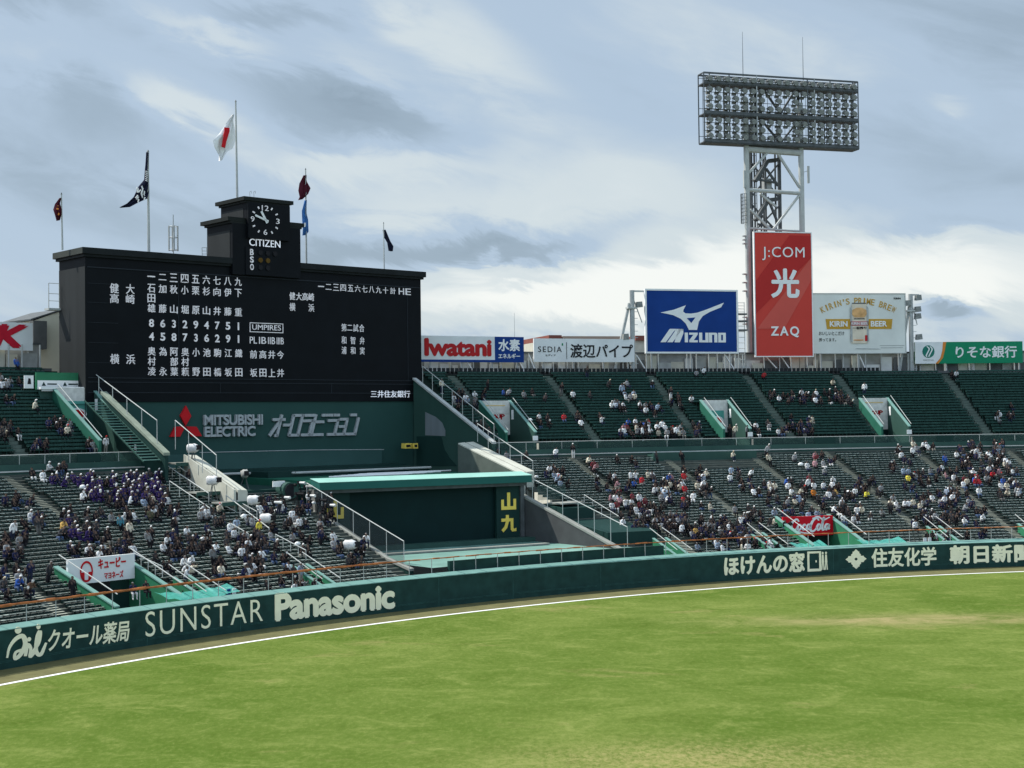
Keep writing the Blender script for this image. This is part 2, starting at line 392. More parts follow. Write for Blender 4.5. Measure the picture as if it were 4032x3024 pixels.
def wall_fn(xl, xr, yl0, yl1, yr0, yr1):
    """px box (left x, right x, left top/bottom y, right top/bottom y) -> mapping on the wall arc"""
    a0, z0t = on_s(xl, yl0, 0); _, z0b = on_s(xl, yl1, 0); a1, z1t = on_s(xr, yr0, 0); _, z1b = on_s(xr, yr1, 0)
    def fn(x, y, d): 
        ph = a0+(a1-a0)*x; return A(-.006-.02*d, ph, (z0b+(z1b-z0b)*x)*(1-y)+(z0t+(z1t-z0t)*x)*y)
    return fn
def wtext(body, box, off=.0, shear=0, sp=1.):
    mb = MB(); text_to(mb, body, wall_fn(*box), off, shear, sp); o = mb.build('lettering', CREAML, WPAD); return o
wtext('クオール薬局', (188, 509, 2478, 2568, 2440, 2523), .012, .15)
wtext('SUNSTAR', (572, 1034, 2410, 2509, 2357, 2445), -.006, 0, 1.15)
wtext('Panasonic', (1081, 1554, 2336, 2449, 2296, 2396), .075, 0, .97)
wtext('ほけんの窓', (2850, 3168, 2190, 2268, 2172, 2251), .05)
wtext('住友化学', (3430, 3686, 2159, 2236, 2152, 2226), .03)
wtext('朝日新聞', (3738, 4067, 2147, 2223, 2141, 2212), .05, 0, 1.04)
mb = MB(); fn = wall_fn(27, 181, 2475, 2606, 2462, 2580); WASP[0] = 1.2      # looping script emblem with dots
strokes(mb, [[(.0, .12, .5), (.06, .42, .7), (.22, .66, 1), (.40, .72, 1.2), (.46, .45, 1.2), (.34, .16, 1.1), (.20, .06, .9), (.22, .25, .7), (.44, .30, .8)],
             [(.46, .08, .8), (.52, .42, 1), (.60, .30, .8), (.58, .04, .8), (.70, .14, .6)], [(.62, .12, .7), (.80, .45, 1), (.84, .82, 1), (.76, .62, .9), (.74, .18, 1), (.86, .06, 1), (1., .42, .6)]], fn, .10)
def disc(mb, fn, cx, cy, rx, ry, n=14, m=0):
    ring = [(cx+rx*math.cos(2*math.pi*i/n), cy+ry*math.sin(2*math.pi*i/n)) for i in range(n)]
    mb.add([fn(x, y, 0) for x, y in ring]+[fn(x, y, 1) for x, y in ring], [list(range(n)), list(range(n, 2*n))[::-1]]+[[i, (i+1) % n, n+(i+1) % n, n+i] for i in range(n)], m)
disc(mb, fn, .28, .92, .085, .11); disc(mb, fn, .80, .98, .055, .09); disc(mb, fn, .56, .60, .05, .07)
mb.build('emblem', CREAML, WPAD)
WASP[0] = 1.
def flat(mb, fn, pts, m=0):
    n = len(pts); mb.add([fn(x, y, 0) for x, y in pts]+[fn(x, y, 1) for x, y in pts], [list(range(n)), list(range(n, 2*n))[::-1]]+[[i, (i+1) % n, n+(i+1) % n, n+i] for i in range(n)], m)
mb = MB(); fn = wall_fn(3178, 3258, 2172, 2251, 2169, 2247)      # open door and two small figures standing for the last character
for a, b in (((0, 0), (.66, .13)), ((0, .9), (.66, 1)), ((0, 0), (.1, 1)), ((.58, 0), (.68, 1))): flat(mb, fn, [a, (b[0], a[1]), b, (a[0], b[1])])
flat(mb, fn, [(.40, .45), (.46, .45), (.46, .55), (.40, .55)])
for x in (.76, .92):
    disc(mb, fn, x, .90, .05, .06); flat(mb, fn, [(x-.06, .42), (x+.06, .42), (x+.04, .82), (x-.04, .82)]); flat(mb, fn, [(x-.05, .42), (x, .42), (x-.03, .05), (x-.08, .05)]); flat(mb, fn, [(x, .42), (x+.05, .42), (x+.08, .05), (x+.03, .05)])
mb.build('emblem', CREAML, WPAD)
mb = MB(); fn = wall_fn(3328, 3411, 2164, 2242, 2161, 2239)      # four-petalled well-frame crest
pet = [(.34, .86), (.40, .86), (.5, 1), (.60, .86), (.66, .86), (.66, .70), (.86, .66)]
half = [(.5, 1.), (.62, .88), (.66, .88), (.66, .80), (.74, .72), (.72, .66), (.86, .66), (.88, .60), (1., .5)]
q1 = half; q2 = [(x, 1-y) for x, y in half[::-1]][1:]; q3 = [(1-x, 1-y) for x, y in half][1:]; q4 = [(1-x, y) for x, y in half[::-1]][1:-1]
ring = q1+q2+q3+q4; inn = [(.5+.07*math.copysign(abs(math.cos(a)), math.cos(a)), .5+.07*math.sin(a)) for a in [math.atan2(y-.5, x-.5) for x, y in ring]]
k = len(ring)
for i in range(k):
    a, b, c, d = ring[i], ring[(i+1) % k], inn[(i+1) % k], inn[i]
    mb.add([fn(*q, 1) for q in (a, b, c, d)], [[0, 1, 2, 3]])
mb.build('emblem', CREAML, WPAD)

# ------------------------------------------------------------------ seating decks
AIS_L = [-7.5, -3.3, .9, 5.0, 9.2, 13.4, 16.9, 21.0, 25.2, 48.0, 52.2, 56.4]           # aisles of the lower deck (degrees)
AIS_U = [-7.4, -3.2, 1.1, 5.35, 10.3, 14.45, 18.8, 23.5, 27.7, 46.9, 51.2, 55.6]
def ustep(s): return 35.8 if s > 39 else 34.3
def row_span(deck, side, s):
    if deck == 'lower': return (-10.2, phi_u(29.6 if s < 14 else 32.2, s)) if side == 'right' else (phi_u(7.1 if s < 20.9 else .2, s), 64.)
    return (-10.2, phi_u(ustep(s), s)) if side == 'right' else (phi_u(31-ustep(s), s), 64.)
PC_R = (on_s(3083, 2070, 8.)[0]+on_s(3280, 2070, 8.)[0])/2; PC_L = (on_s(268, 2245, 8.)[0]+on_s(530, 2235, 8.)[0])/2
WELLS_L = [(PC_R, 2.85, 6., 8.4), (PC_L, 2.85, 6., 8.4)]
WELLS_U = [(9.7, 1.7, 33, 36.0), (17.1, 1.65, 33, 35.9), (27.05, 1.75, 33, 36.1), (43.6, 1.85, 34, 38.5)]
def terrace(deck, side, label):
    s0, z0, T, Rr, NN = (LS0, LZ0, LT, LR, LN) if deck == 'lower' else (US0, UZ0, UT, UR, UN)
    root = thing('seating_terrace', label, 'grandstand', A(s0+6, 15 if side == 'right' else 53, 0))
    prof = [(.46, z0)] if deck == 'lower' else [(29.12, UZ0-1.6), (29.12, UZ0)]
    for i in range(NN): prof += [(s0+i*T, z0+max(0, i-1)*Rr), (s0+i*T, z0+i*Rr)]
    prof += [(s0+NN*T, z0+(NN-1)*Rr), (s0+NN*T, z0+NN*Rr), (s0+NN*T+1.6, z0+NN*Rr)]
    cuts = [(c-math.degrees(w/(RW+sm)), c+math.degrees(w/(RW+sm)), se) for c, w, sm, se in (WELLS_L if deck == 'lower' else WELLS_U)]
    ga, gb = (-10.3, 45) if side == 'right' else (37.5, 64)
    cols = sorted(set([round(ga+(gb-ga)*j/40, 4) for j in range(41)]+[x for c in cuts for x in c[:2] if ga < x < gb])); n = len(cols)
    mb = MB(); vs = []; spans = []
    for s, z in prof:
        a, b = row_span(deck, side, s); spans.append((a, b))
        vs += [A(s, min(b, max(a, c)), z) for c in cols]
    fs = []
    for i in range(len(prof)-1):
        a = max(spans[i][0], spans[i+1][0]); b = min(spans[i][1], spans[i+1][1])
        a2, b2 = min(spans[i][0], spans[i+1][0]), max(spans[i][1], spans[i+1][1])
        for j in range(n-1):
            if cols[j+1] <= a2 or cols[j] >= b2: continue
            mid = (cols[j]+cols[j+1])/2
            if any(c0 < mid < c1 and prof[i+1][0] < se+.05 for c0, c1, se in cuts): continue
            fs.append([i*n+j, (i+1)*n+j, (i+1)*n+j+1, i*n+j+1])
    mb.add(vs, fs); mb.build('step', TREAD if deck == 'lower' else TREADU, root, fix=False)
    for a in (AIS_L if deck == 'lower' else AIS_U):
        lo, hi = row_span(deck, side, s0+3)
        if not lo-.1 < a < hi: continue
        mb = MB(); w = .42
        for i in range(NN):
            s = s0+i*T; z = z0+i*Rr
            r = RW+s; da = math.degrees(w/r)
            for ds, h in ((.0, .008), (T*.5, Rr*.5)):
                fr = lambda x, y, q, s=s, a=a: A(s+y, a-math.degrees(x/(RW+s)), q)
                mb.box((-w, ds+.004, z-.02), (w, T+.02 if ds else T*.5, z+h), fr)
        if deck == 'upper':
            for i in range(NN):
                s = s0+i*T; z = z0+i*Rr; fr = lambda x, y, q, s=s, a=a: A(s+y, a-math.degrees(x/(RW+s)), q)
                mb.box((-.66, -.03, z-Rr+.01), (.66, -.006, z-.03), fr)
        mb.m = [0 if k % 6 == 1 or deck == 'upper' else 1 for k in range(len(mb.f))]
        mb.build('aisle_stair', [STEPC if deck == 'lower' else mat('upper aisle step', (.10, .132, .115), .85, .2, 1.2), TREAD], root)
    return root
T_RL = terrace('lower', 'right', 'lower seating deck of grey green terraces behind the wall right of the dark backscreen')
T_LL = terrace('lower', 'left', 'lower seating deck holding the purple jacketed band beneath the scoreboard side')
T_RU = terrace('upper', 'right', 'steep dark green upper seating deck below the large billboards and light tower')
T_LU = terrace('upper', 'left', 'upper seating deck beside the pale grey end of the black scoreboard')

def seat_geo():
    mb = MB()
    prof = [(-.21, .37), (-.215, .415), (-.02, .405), (.16, .415), (.20, .55), (.235, .55), (.215, .39), (.10, .365)]     # side outline
    w = .215
    n = len(prof); vs = [(-w, y, z) for y, z in prof]+[(w, y, z) for y, z in prof]
    mb.add(vs, [[i, (i+1) % n, n+(i+1) % n, n+i] for i in range(n)]+[list(range(n))[::-1], list(range(n, 2*n))])
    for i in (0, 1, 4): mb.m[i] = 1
    mb.box((-.03, -.05, 0), (.03, .06, .36))
    return np.concatenate(mb.v), mb.f, mb.m
SV, SF, SM_ = seat_geo()
PORT_L = [(PC_R, 0, 10), (PC_L, 0, 10)]
PIT = (on_s(2962, 1790, 27.7)[0], on_s(2555, 1790, 27.7)[0])                         # lower vomitories (angle, first row, last row)
PORT_U = [(9.7, 0, 11), (17.1, 0, 11), (27.05, 0, 11), (43.6, 0, 15)]
CROWD_SEATS = []
def seat_rows():
    near, rest, rest_u = [], [], []
    for deck, (s0, z0, T, Rr, NN) in (('lower', (LS0, LZ0, LT, LR, LN)), ('upper', (US0, UZ0, UT, UR, UN))):
        for i in range(NN):
            s = s0+i*T+T*.60; z = z0+(i+1)*Rr; da = math.degrees(.50/(RW+s))
            s_t = s0+i*T
            for side in ('left', 'right'):
                lo, hi = row_span(deck, side, s); lo += math.degrees(1.3/(RW+s)) if side == 'left' else 0; hi -= math.degrees(1.3/(RW+s)) if side == 'right' else 0
                if deck == 'lower' and side == 'right' and s < 13.5: hi -= math.degrees(9.0/(RW+s)) if s > 4 else math.degrees(6./(RW+s))
                a = lo
                while a < hi:
                    a += da
                    if min(abs(a-x) for x in (AIS_L if deck == 'lower' else AIS_U))*math.pi/180*(RW+s) < .75: continue
                    if any(p[1] <= i <= p[2] and abs(a-p[0])*math.pi/180*(RW+s) < (3.1 if deck == 'lower' else 2.2) for p in (PORT_L if deck == 'lower' else PORT_U)): continue
                    if deck == 'lower' and (i >= NN-2 or (i >= NN-8 and PIT[0]-.1 < a < PIT[1]+.1)): continue
                    P = A(s, a, z-Rr); q = P-CO; dd = q@CF; px = 2016+FPX*(q@CR)/dd; py = 1512-FPX*(q@CU)/dd
                    if -600 < px < 4900:
                        (rest_u if deck == 'upper' else rest).append((dd, s, a, P[2], px, py, i, side))
    return rest, rest_u
def place(V, s, a, z):
    t = math.radians(a); c, sn = math.cos(t), math.sin(t); P = A(s, a, z)
    R_ = np.array([[c, -sn, 0], [sn, c, 0], [0, 0, 1]])
    return V@R_.T+P
lower_seats, upper_seats = seat_rows()
ORD = 'front second third fourth fifth sixth seventh eighth ninth tenth eleventh twelfth thirteenth fourteenth fifteenth sixteenth seventeenth eighteenth nineteenth twentieth'.split()
lower_seats.sort()
inview = [q for q in lower_seats if 20 < q[4] < 4010]
near = inview[:300]; nk = set(id(q) for q in near)
sme = None
for q in near:
    dd, s, a, z, px, py, i, side = q
    if sme is None:
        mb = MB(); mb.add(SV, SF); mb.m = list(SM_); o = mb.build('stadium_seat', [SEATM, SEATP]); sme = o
    else:
        o = sme.copy(); COL.objects.link(o)
    o.location = A(s, a, z); o.rotation_euler = (0, 0, math.radians(a))
    blk = 'right of the white sign' if a < 48.6 else 'below the white sign' if a < 52 else 'left of the white sign'
    tag(o, f'green seat in the {ORD[i] if i < 20 else "upper"} row, near stand, {blk}', 'seat', f'{ORD[i] if i<20 else "upper"} row seats {blk}')
def seat_mass(name, rows):
    rows = [q for q in rows if id(q) not in nk]
    n = len(SV); VV = np.concatenate([place(SV*np.array([1.15 if q[1] > 29 else 1, 1, 1.22 if q[1] > 29 else rng.uniform(.95, 1.03)]), q[1], q[2]+rng.normal(0, .006), q[3]) for q in rows])
    FF = [[j+k*n for j in f] for k in range(len(rows)) for f in SF]
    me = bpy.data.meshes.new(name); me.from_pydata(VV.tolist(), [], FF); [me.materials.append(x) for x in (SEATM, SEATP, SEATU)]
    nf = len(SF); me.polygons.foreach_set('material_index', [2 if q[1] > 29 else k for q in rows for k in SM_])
    o = bpy.data.objects.new(name, me); COL.objects.link(o)
    return o
tag(seat_mass('stadium_seats', lower_seats+upper_seats), 'dark green plastic seats filling the rows of both decks', 'seats', kind='stuff')
# ------------------------------------------------------------------ walkway barrier between the decks
LZT = lz(LS0+LN*LT)                     # top of the lower deck
for side, lab in (('right', 'low teal barrier wall with clear screens between the two right hand decks'), ('left', 'low teal barrier wall with clear screens between the decks behind the band')):
    a0, b0 = row_span('upper', side, 29.); 
    r = thing('walkway_barrier', lab, 'barrier', A(28.9, (a0+b0)/2, LZT))
    arc_box(28.35, 28.75, LZT-.9, LZT+.2, a0, b0, 40).build('lower_wall', MIDGREEN, r)
    arc_box(28.25, 28.80, LZT+.203, LZT+.30, a0, b0, 40).build('ledge', STEELL, r)
    arc_box(28.86, 29.1, LZT-.5, LZT+.82, a0, b0, 40).build('upper_wall', MIDGREEN, r)
    arc_box(28.95, 28.98, LZT+.823, LZT+1.6, a0, b0, 40).build('clear_screen', GLASS, r)
    mb = MB(); n = 40
    for i in range(n): mb.tube(A(28.96, a0+(b0-a0)*i/n, LZT+1.62), A(28.96, a0+(b0-a0)*(i+1)/n, LZT+1.62), .035, 5)
    mb.build('top_rail', STEELL, r)
    k = 24
    for i in range(k+1):
        p = a0+.05+(b0-a0-.1)*i/k; MB().tube(A(28.965, p, LZT+.82), A(28.965, p, LZT+1.6), .03, 5).build('post', STEELL, r)
for a, w in ((24.3, .9), (20.1, .9), (13.2, 1.3), (7.6, 1.0), (44.9, 1.1)):       # dark sheets tied to the screens
    fr = lambda x, y, z, a=a: A(28.9+y, a-math.degrees(x/153), z)
    tag(MB().box((-w, 0, LZT+.85), (w, .03, LZT+1.58), fr).build('cloth_sheet', DKGREEN), {24.3: 'dark green sheet tied to the walkway screen nearest the dark backscreen', 20.1: 'dark green sheet on the walkway screen between the first two portals', 13.2: 'widest dark green sheet on the walkway screen under the red banner', 7.6: 'dark green sheet beside the small portal furthest from the scoreboard', 44.9: 'dark green sheet on the walkway screen above the purple jacketed band'}[a], 'sheet', 'dark sheets on the walkway screens')
a, b = phi_u(34, 27), 0
c0, _ = on_s(2555, 1790, 27.7); c1, _ = on_s(2962, 1790, 27.7)
r = thing('camera_pit', 'empty teal walled pit standing out from the walkway barrier above the right lower deck', 'pit', A(27, (c0+c1)/2, LZT-1))
arc_box(26.6, 26.8, LZT-1.9, LZT+.22, c1, c0, 10).build('front_wall', MIDGREEN, r)
arc_box(26.8, 28.34, LZT-1.9, LZT+.02, c1, c0, 10).build('floor', MIDGREEN, r)

# ------------------------------------------------------------------ flank walls beside the backscreen and scoreboard
def flank(name, lab, u0, u1, prof, m, mcap, zb=0., cap=.25, capw=.06):
    """wall between u0 and u1, following prof [(v, z)], down to zb"""
    r = thing(name, lab, 'wall', B((u0+u1)/2, prof[0][0], zb))
    mb = MB()
    for (v0, z0), (v1, z1) in zip(prof[:-1], prof[1:]):
        mb.hexa([B(u0, v0, zb), B(u1, v0, zb), B(u1, v1, zb), B(u0, v1, zb), B(u0, v0, z0), B(u1, v0, z0), B(u1, v1, z1), B(u0, v1, z1)])
    mb.build('wall_face', m, r)
    mb = MB(); a, b = min(u0, u1)-capw, max(u0, u1)+capw
    for (v0, z0), (v1, z1) in zip(prof[:-1], prof[1:]):
        mb.hexa([B(a, v0, z0+.003), B(b, v0, z0+.003), B(b, v1, z1+.003), B(a, v1, z1+.003), B(a, v0, z0+cap), B(b, v0, z0+cap), B(b, v1, z1+cap), B(a, v1, z1+cap)])
    mb.build('coping', mcap, r); return r
flank('retaining_wall', 'bare concrete retaining wall sloping down beside the gold lettered panel', 29., 29.5, [(.9, 2.75), (14.6, 7.4)], mat('bare grey concrete', (.066, .070, .072), .85, .2, .7), CONC, 2.3, .2)
flank('retaining_wall', 'retaining wall sloping down under the handrail left of the dark backscreen', 7.2, 7.55, [(3.6, 2.55), (6.9, 3.25), (14.75, 5.93), (16.2, 6.4)], DKGREEN, CONC, 2.3, .2)
DARKC = mat('shade toned concrete', (.105, .125, .11), .85, .25, .6)  # shadow on the slab wall's side face, put into its base colour
GREYC = mat('dull grey concrete', (.13, .135, .13), .85, .2, .7)
def on_u(px, py, u):
    d = ray(px, py); k = (u-(CO[:2]-C0)@BT)/(d[:2]@BT); P = CO+k*d; q = P[:2]-C0
    return np.array([u, q@BN-RW, P[2]])
def broad(lab, ue, uo, vs):
    r = thing('retaining_wall', lab, 'wall', B(ue, 20, 7)); s = 1 if uo > ue else -1
    (v0, z0), (v1, z1) = vs
    fr = lambda a, b, za, zb_, m, nm: MB().hexa([B(a, v0, 6.), B(b, v0, 6.), B(b, v1, 6.), B(a, v1, 6.), B(a, v0, z0+za), B(b, v0, z0+zb_), B(b, v1, z1+zb_), B(a, v1, z1+za)]).build(nm, m, r)
    fr(ue, ue+s*.9, 0, .06, CONCL, 'inner_slab'); fr(ue+s*.93, ue+s*1.05, -.15, -.15, BLACKT, 'gutter'); fr(ue+s*1.08, ue+s*(2.1 if s > 0 else 1.3), .05, .10, CONCL, 'outer_slab')
    MB().hexa([B(ue-s*.05, v0, 5.9), B(ue-s*.004, v0, 5.9), B(ue-s*.004, v1, 5.9), B(ue-s*.05, v1, 5.9), B(ue-s*.05, v0, z0-.12), B(ue-s*.004, v0, z0-.12), B(ue-s*.004, v1, z1-.12), B(ue-s*.05, v1, z1-.12)]).build('side_panel', DARKC if s > 0 else CONCL, r)
broad('retaining wall with a broad double pale slab top right of the backscreen roof', 31.2, 33., ((17.0, 9.45), (26.4, 12.35)))
broad('cream painted sloping wall top left of the backscreen roof behind the tv cameras', .6, -2, ((17.8, 9.0), (26.4, 11.9)))
rr = flank('retaining_wall', 'tall green side wall of the upper deck touching the right end of the scoreboard', 34.3, 34.6, [(24.4, 12.2), (37.9, 19.3)], MIDGREEN, STEELL, 9., .22, .12)
flank('retaining_wall', 'green side wall with stairs behind it below the pale end of the scoreboard', -3.6, -3.3, [(24.4, 12.0), (36.5, 17.6)], DKGREEN, mat('weathered green grey coping', (.20, .235, .19), .8, .2, 1), 9., .26, .16)
# upper side stair left of the scoreboard (green open treads)
r = thing('side_stair', 'long green open tread stair climbing beside the scoreboard end', 'stair', B(-4.6, 26, 11.5))
for k in range(22):
    v = 25+k*.52; z = 11.6+k*.245
    MB().box((-5.3, v, z), (-3.75, v+.3, z+.06), B).build('tread', CAPG, r)
MB().bar(B(-5.35, 25, 11.5), B(-5.35, 36.5, 17.), .08, .12).bar(B(-3.7, 25, 11.5), B(-3.7, 36.5, 17.), .08, .12).build('stringer', MIDGREEN, r)
# curved light metal duct under the right flank
mb = MB(); n = 12; vs = []
for i in range(n+1):
    t = math.pi/2*i/n
    vs += [B(33.2+.0*t, 30.4+5.2*math.sin(t), 12.1), B(33.2, 30.4+5.2*math.sin(t), 12.1+4.2*(1-math.sin(t))**.7)]
mb2 = MB()
pts = [on_u(x, y, 34.27) for x, y in ((1674, 1622), (1674, 1714), (1753, 1717), (1753, 1694), (1740, 1664), (1716, 1642))]
r = thing('metal_shutter', 'rounded grey metal panel under the green side wall by the scoreboard', 'shutter', B(*pts[1]))
MB().poly([B(*p) for p in pts], np.append(BT*.02, 0)).build('panel', mat('ribbed grey metal', (.20, .23, .25), .5, .15, 1.2, .2, streak=True), r)
pts = [on_u(x, y, 34.26) for x, y in ((1640, 1718), (1640, 1835), (1800, 1835), (1772, 1805), (1750, 1770), (1737, 1718))]
MB().poly([B(*p) for p in pts], np.append(BT*.02, 0)).build('lower_panel', DKGREEN, r)

# ------------------------------------------------------------------ handrails
def handrail(lab, pts, h, r=.035, m=None, infill=None, step=None, group=None, base_ext=0):
    """pts: 3D foot points; posts at each"""
    m = m or STEELL; pts = [np.asarray(p, float) for p in pts]
    t = thing('handrail', lab, 'handrail', pts[0], group)
    up = np.array([0, 0, h]); mb = MB()
    for a, b in zip(pts[:-1], pts[1:]): mb.tube(a+up, b+up, r*1.25, 6)
    mb.build('rail', m, t)
    for p in pts: MB().tube(p-np.array([0, 0, base_ext]), p+up, r, 6).build('post', m, t)
    if infill:
        mb = MB()
        for a, b in zip(pts[:-1], pts[1:]): mb.add([a+[0, 0, .1], b+[0, 0, .1], b+up*.97, a+up*.97], [[0, 1, 2, 3]])
        mb.build('infill', infill, t, fix=False)
    return t
def seg(p, q, n): p, q = np.asarray(p, float), np.asarray(q, float); return [p+(q-p)*i/n for i in range(n+1)]
def rail_px(lab, u, tops, n, h, **k):
    """rail through two photographed top points lying in the plane u = const"""
    P = []
    for x, y in tops:
        d = ray(x, y); kk = (u-(CO[:2]-C0)@BT)/(d[:2]@BT); P.append(CO+d*kk)
    P = [p-np.array([0, 0, h]) for p in P]
    return handrail(lab, seg(P[0], P[1], n), h, **k)
rail_px('long steel handrail descending past the pale end of the scoreboard', -3.45, ((235, 1368), (618, 1655)), 7, 2.6)
rail_px('steel handrail crossing in front of the red three diamond emblem', -1.2, ((690, 1655), (852, 1792)), 3, 2.6)
rail_px('thin handrail running down behind the purple jacketed band', -2.2, ((545, 1760), (822, 1942)), 4, 1.1)
rail_px('handrail dividing the band from the tv camera platforms', -1.0, ((890, 1950), (1060, 2080)), 3, 1.1)
rail_px('mesh filled handrail in front of the left edge of the dark backscreen', 7.4, ((1208, 1902), (1590, 2131)), 6, 2.1, infill=MESHD)
rail_px('steel handrail along the top of the concrete wall right of the gold letters', 29.25, ((2096, 1885), (2470, 2075)), 6, 2.3)
rail_px('steel handrail rising to the right end of the scoreboard screen', 34.45, ((1664, 1442), (1945, 1670)), 7, 1.9)
rail_px('steel handrail over the broad pale slab right of the backscreen roof', 33.4, ((1880, 1668), (2098, 1815)), 5, 1.9)
# front safety rail with orange tape along the wall
r = thing('safety_rail', 'long grey post rail wrapped in orange tape along the top of the outfield wall', 'rail', A(.8, 35, WH))
mb = MB(); n = 240; a0, a1 = -9., 62.
for i in range(n):
    p, q = a0+(a1-a0)*i/n, a0+(a1-a0)*(i+1)/n
    mb.tube(A(.8, p, 3.76+.012*math.sin(i*1.7)), A(.8, q, 3.76+.012*math.sin((i+1)*1.7)), .052+.03*(p > 40)+.014*math.sin(i*2.3)+.01*math.sin(i*5.1), 6)
mb.build('rail', ORANGE, r)
k = 70
for i in range(k):
    p = a0+.4+i*1.0
    MB().tube(A(.8, p, WH+.1), A(.8, p, 3.74), .032, 5).build('post', STEEL, r)
# second wall in front of the backscreen, and the mint floor behind
c0, c1 = 37.5, 27.4
arc = thing('field_wall', 'plain dark green wall standing above the main wall in front of the dark backscreen', 'wall', A(1.6, 32, 2))
arc_box(1.1, 1.4, WH-.3, 3.36, c1, c0, 20).build('wall_face', WALLG, arc)
arc_box(1.08, 1.42, 3.363, 3.40, c1, c0, 20).build('cap', DKGREEN, arc)
mb = MB(); n = 20
vs = []
for i in range(n+1):
    ph = c1-.6+(phi_u(7.6, 1.5)-c1+.6)*i/n; u = -(RW+1.5)*math.sin(math.radians(ph-PHI0)); u = max(7.6, min(28.95, u))
    vs += [A(1.42, ph, 2.95), B(u, 16.9-(u-7.6)*.197, 3.05)]
mb.add(vs, [[2*i, 2*i+1, 2*i+3, 2*i+2] for i in range(n)])
tag(mb.build('painted_floor', mat('mint floor paint', (.15, .27, .235), .6, .3, .25), fix=False), None, None, kind='structure')
for (u0, v0, u1, v1, w) in ((6, 7.6, 26, 10.2, .5), (3.5, 6.2, 20, 6.8, .35)):
    pass
tag(MB().hexa([B(8, 12.2, 3.06), B(27.5, 8.6, 3.06), B(27.5, 9.3, 3.06), B(8, 12.9, 3.06), B(8, 12.2, 3.2), B(27.5, 8.6, 3.2), B(27.5, 9.3, 3.2), B(8, 12.9, 3.2)]).build('floor_duct', CONC), 'low grey cable duct lying across the mint floor before the backscreen', 'duct')

# ------------------------------------------------------------------ backscreen building
def K(x, y, z): return B(7.6+.981*x+.193*y, 17.0-.193*x+.981*y, z)      # backscreen frame: it faces home plate, a little askew of the scoreboard
bs = thing('backscreen', 'dark green batter backscreen with mint roof edge and gold characters at both ends', 'backscreen', K(11, 1, 3.4))
MB().box((0, -.55, 2.4), (22.35, .6, 3.47), K).build('plinth', MIDGREEN, bs)
MB().box((0, .6, 2.4), (21.7, 3., 3.3), K).build('ledge', CONC, bs)
MB().box((3.1, 1.5, 3.3), (18.7, 1.9, 8.68), K).build('screen', SCREENB, bs)
SPNS = []
for a, b in ((.55, 3.25), (18.55, 21.1)):
    SPNS.append(MB().box((a, 1.0, 3.3), (b, 1.4, 8.68), K).build('side_panel', DKGREEN, bs))
for a in (.1, 21.12): MB().box((a, .8, 3.3), (a+.42, 1.5, 8.68), K).build('pillar', STEELD, bs)
MB().box((.0, .5, 8.38), (21.6, 1.45, 8.70), K).build('lintel', STEELD, bs)
MB().hexa([K(-.1, -.05, 8.71), K(21.9, -.05, 8.71), K(21.9, 2.0, 8.75), K(-.1, 2.0, 8.75), K(-.1, -.05, 9.36), K(21.9, -.05, 9.36), K(21.9, 2.0, 9.66), K(-.1, 2.0, 9.66)]).build('roof_edge', mat('teal fascia paint', (.020, .105, .09), .5, .08, .5), bs)
MB().hexa([K(-.15, -.08, 9.363), K(21.95, -.08, 9.363), K(21.95, 2.03, 9.663), K(-.15, 2.03, 9.663), K(-.15, -.08, 9.40), K(21.95, -.08, 9.40), K(21.95, 2.03, 9.70), K(-.15, 2.03, 9.70)]).build('roof_sheet', MINT, bs)
MB().poly([B(9.4, 20.3, 8.6), B(29.3, 16.0, 8.6), B(31, 17, 8.6), B(31, 30.9, 8.6), B(10.6, 34.9, 8.6)], (0, 0, .72)).build('rear_roof', ROOFG, bs)
MB().box((.0, 35., 8.0), (31., 37.9, 10.1), B).build('roof_step', DKGREEN, bs); MB().box((11., 31., 8.4), (31., 34.997, 9.9), B).build('roof_step', DKGREEN, bs)
def block_char(ch, u0, z0, w, h, par):
    fn_ = lambda x, y, d: K(u0+w*x, .99-.04*d, z0+h*y); mb = MB()
    sh = {'山': [[(0, 0), (1, 0), (1, .20), (0, .20)], [(0, .20), (.18, .20), (.18, .60), (0, .60)], [(.82, .20), (1, .20), (1, .62), (.82, .62)], [(.40, .20), (.60, .20), (.60, 1), (.40, 1)]],
          '九': [[(0, .62), (.80, .62), (.80, .80), (0, .80)], [(.30, .80), (.50, .80), (.50, 1), (.30, 1)], [(.30, .62), (.50, .62), (.38, .25), (.12, .0), (0, .14), (.20, .34)], [(.62, .62), (.80, .62), (.80, .22), (.86, .18), (1, .22), (1, .04), (.72, .02), (.62, .14)]]}[ch]
    for p in sh: flat(mb, fn_, p)
    return mb.build('lettering', GOLD, par)
for k in range(2):
    block_char('山九'[k], 19.05, 6.1-k*2.15, 1.65, 1.65, SPNS[1]); block_char('山九'[k], 1.0, 6.05-k*2.15, 1.65, 1.65, SPNS[0])
r = thing('equipment_room', 'dark green equipment room between the press rows and the backscreen roof', 'room', B(1, 20, 3))
MB().box((.3, 21.1, 2.), (9.3, 21.5, 8.4), B).build('front_wall', DKGREEN, r); MB().box((.25, 21.5, 2.), (9.35, 34.9, 8.75), B).build('body', DKGREEN, r)
MB().box((.25, 21.05, 8.403), (9.35, 21.497, 8.5), B).build('roof_edge', STEELD, r); MB().box((2.3, 21.04, 7.4), (3.7, 21.097, 8.3), B).build('louvre', BLACKT, r)
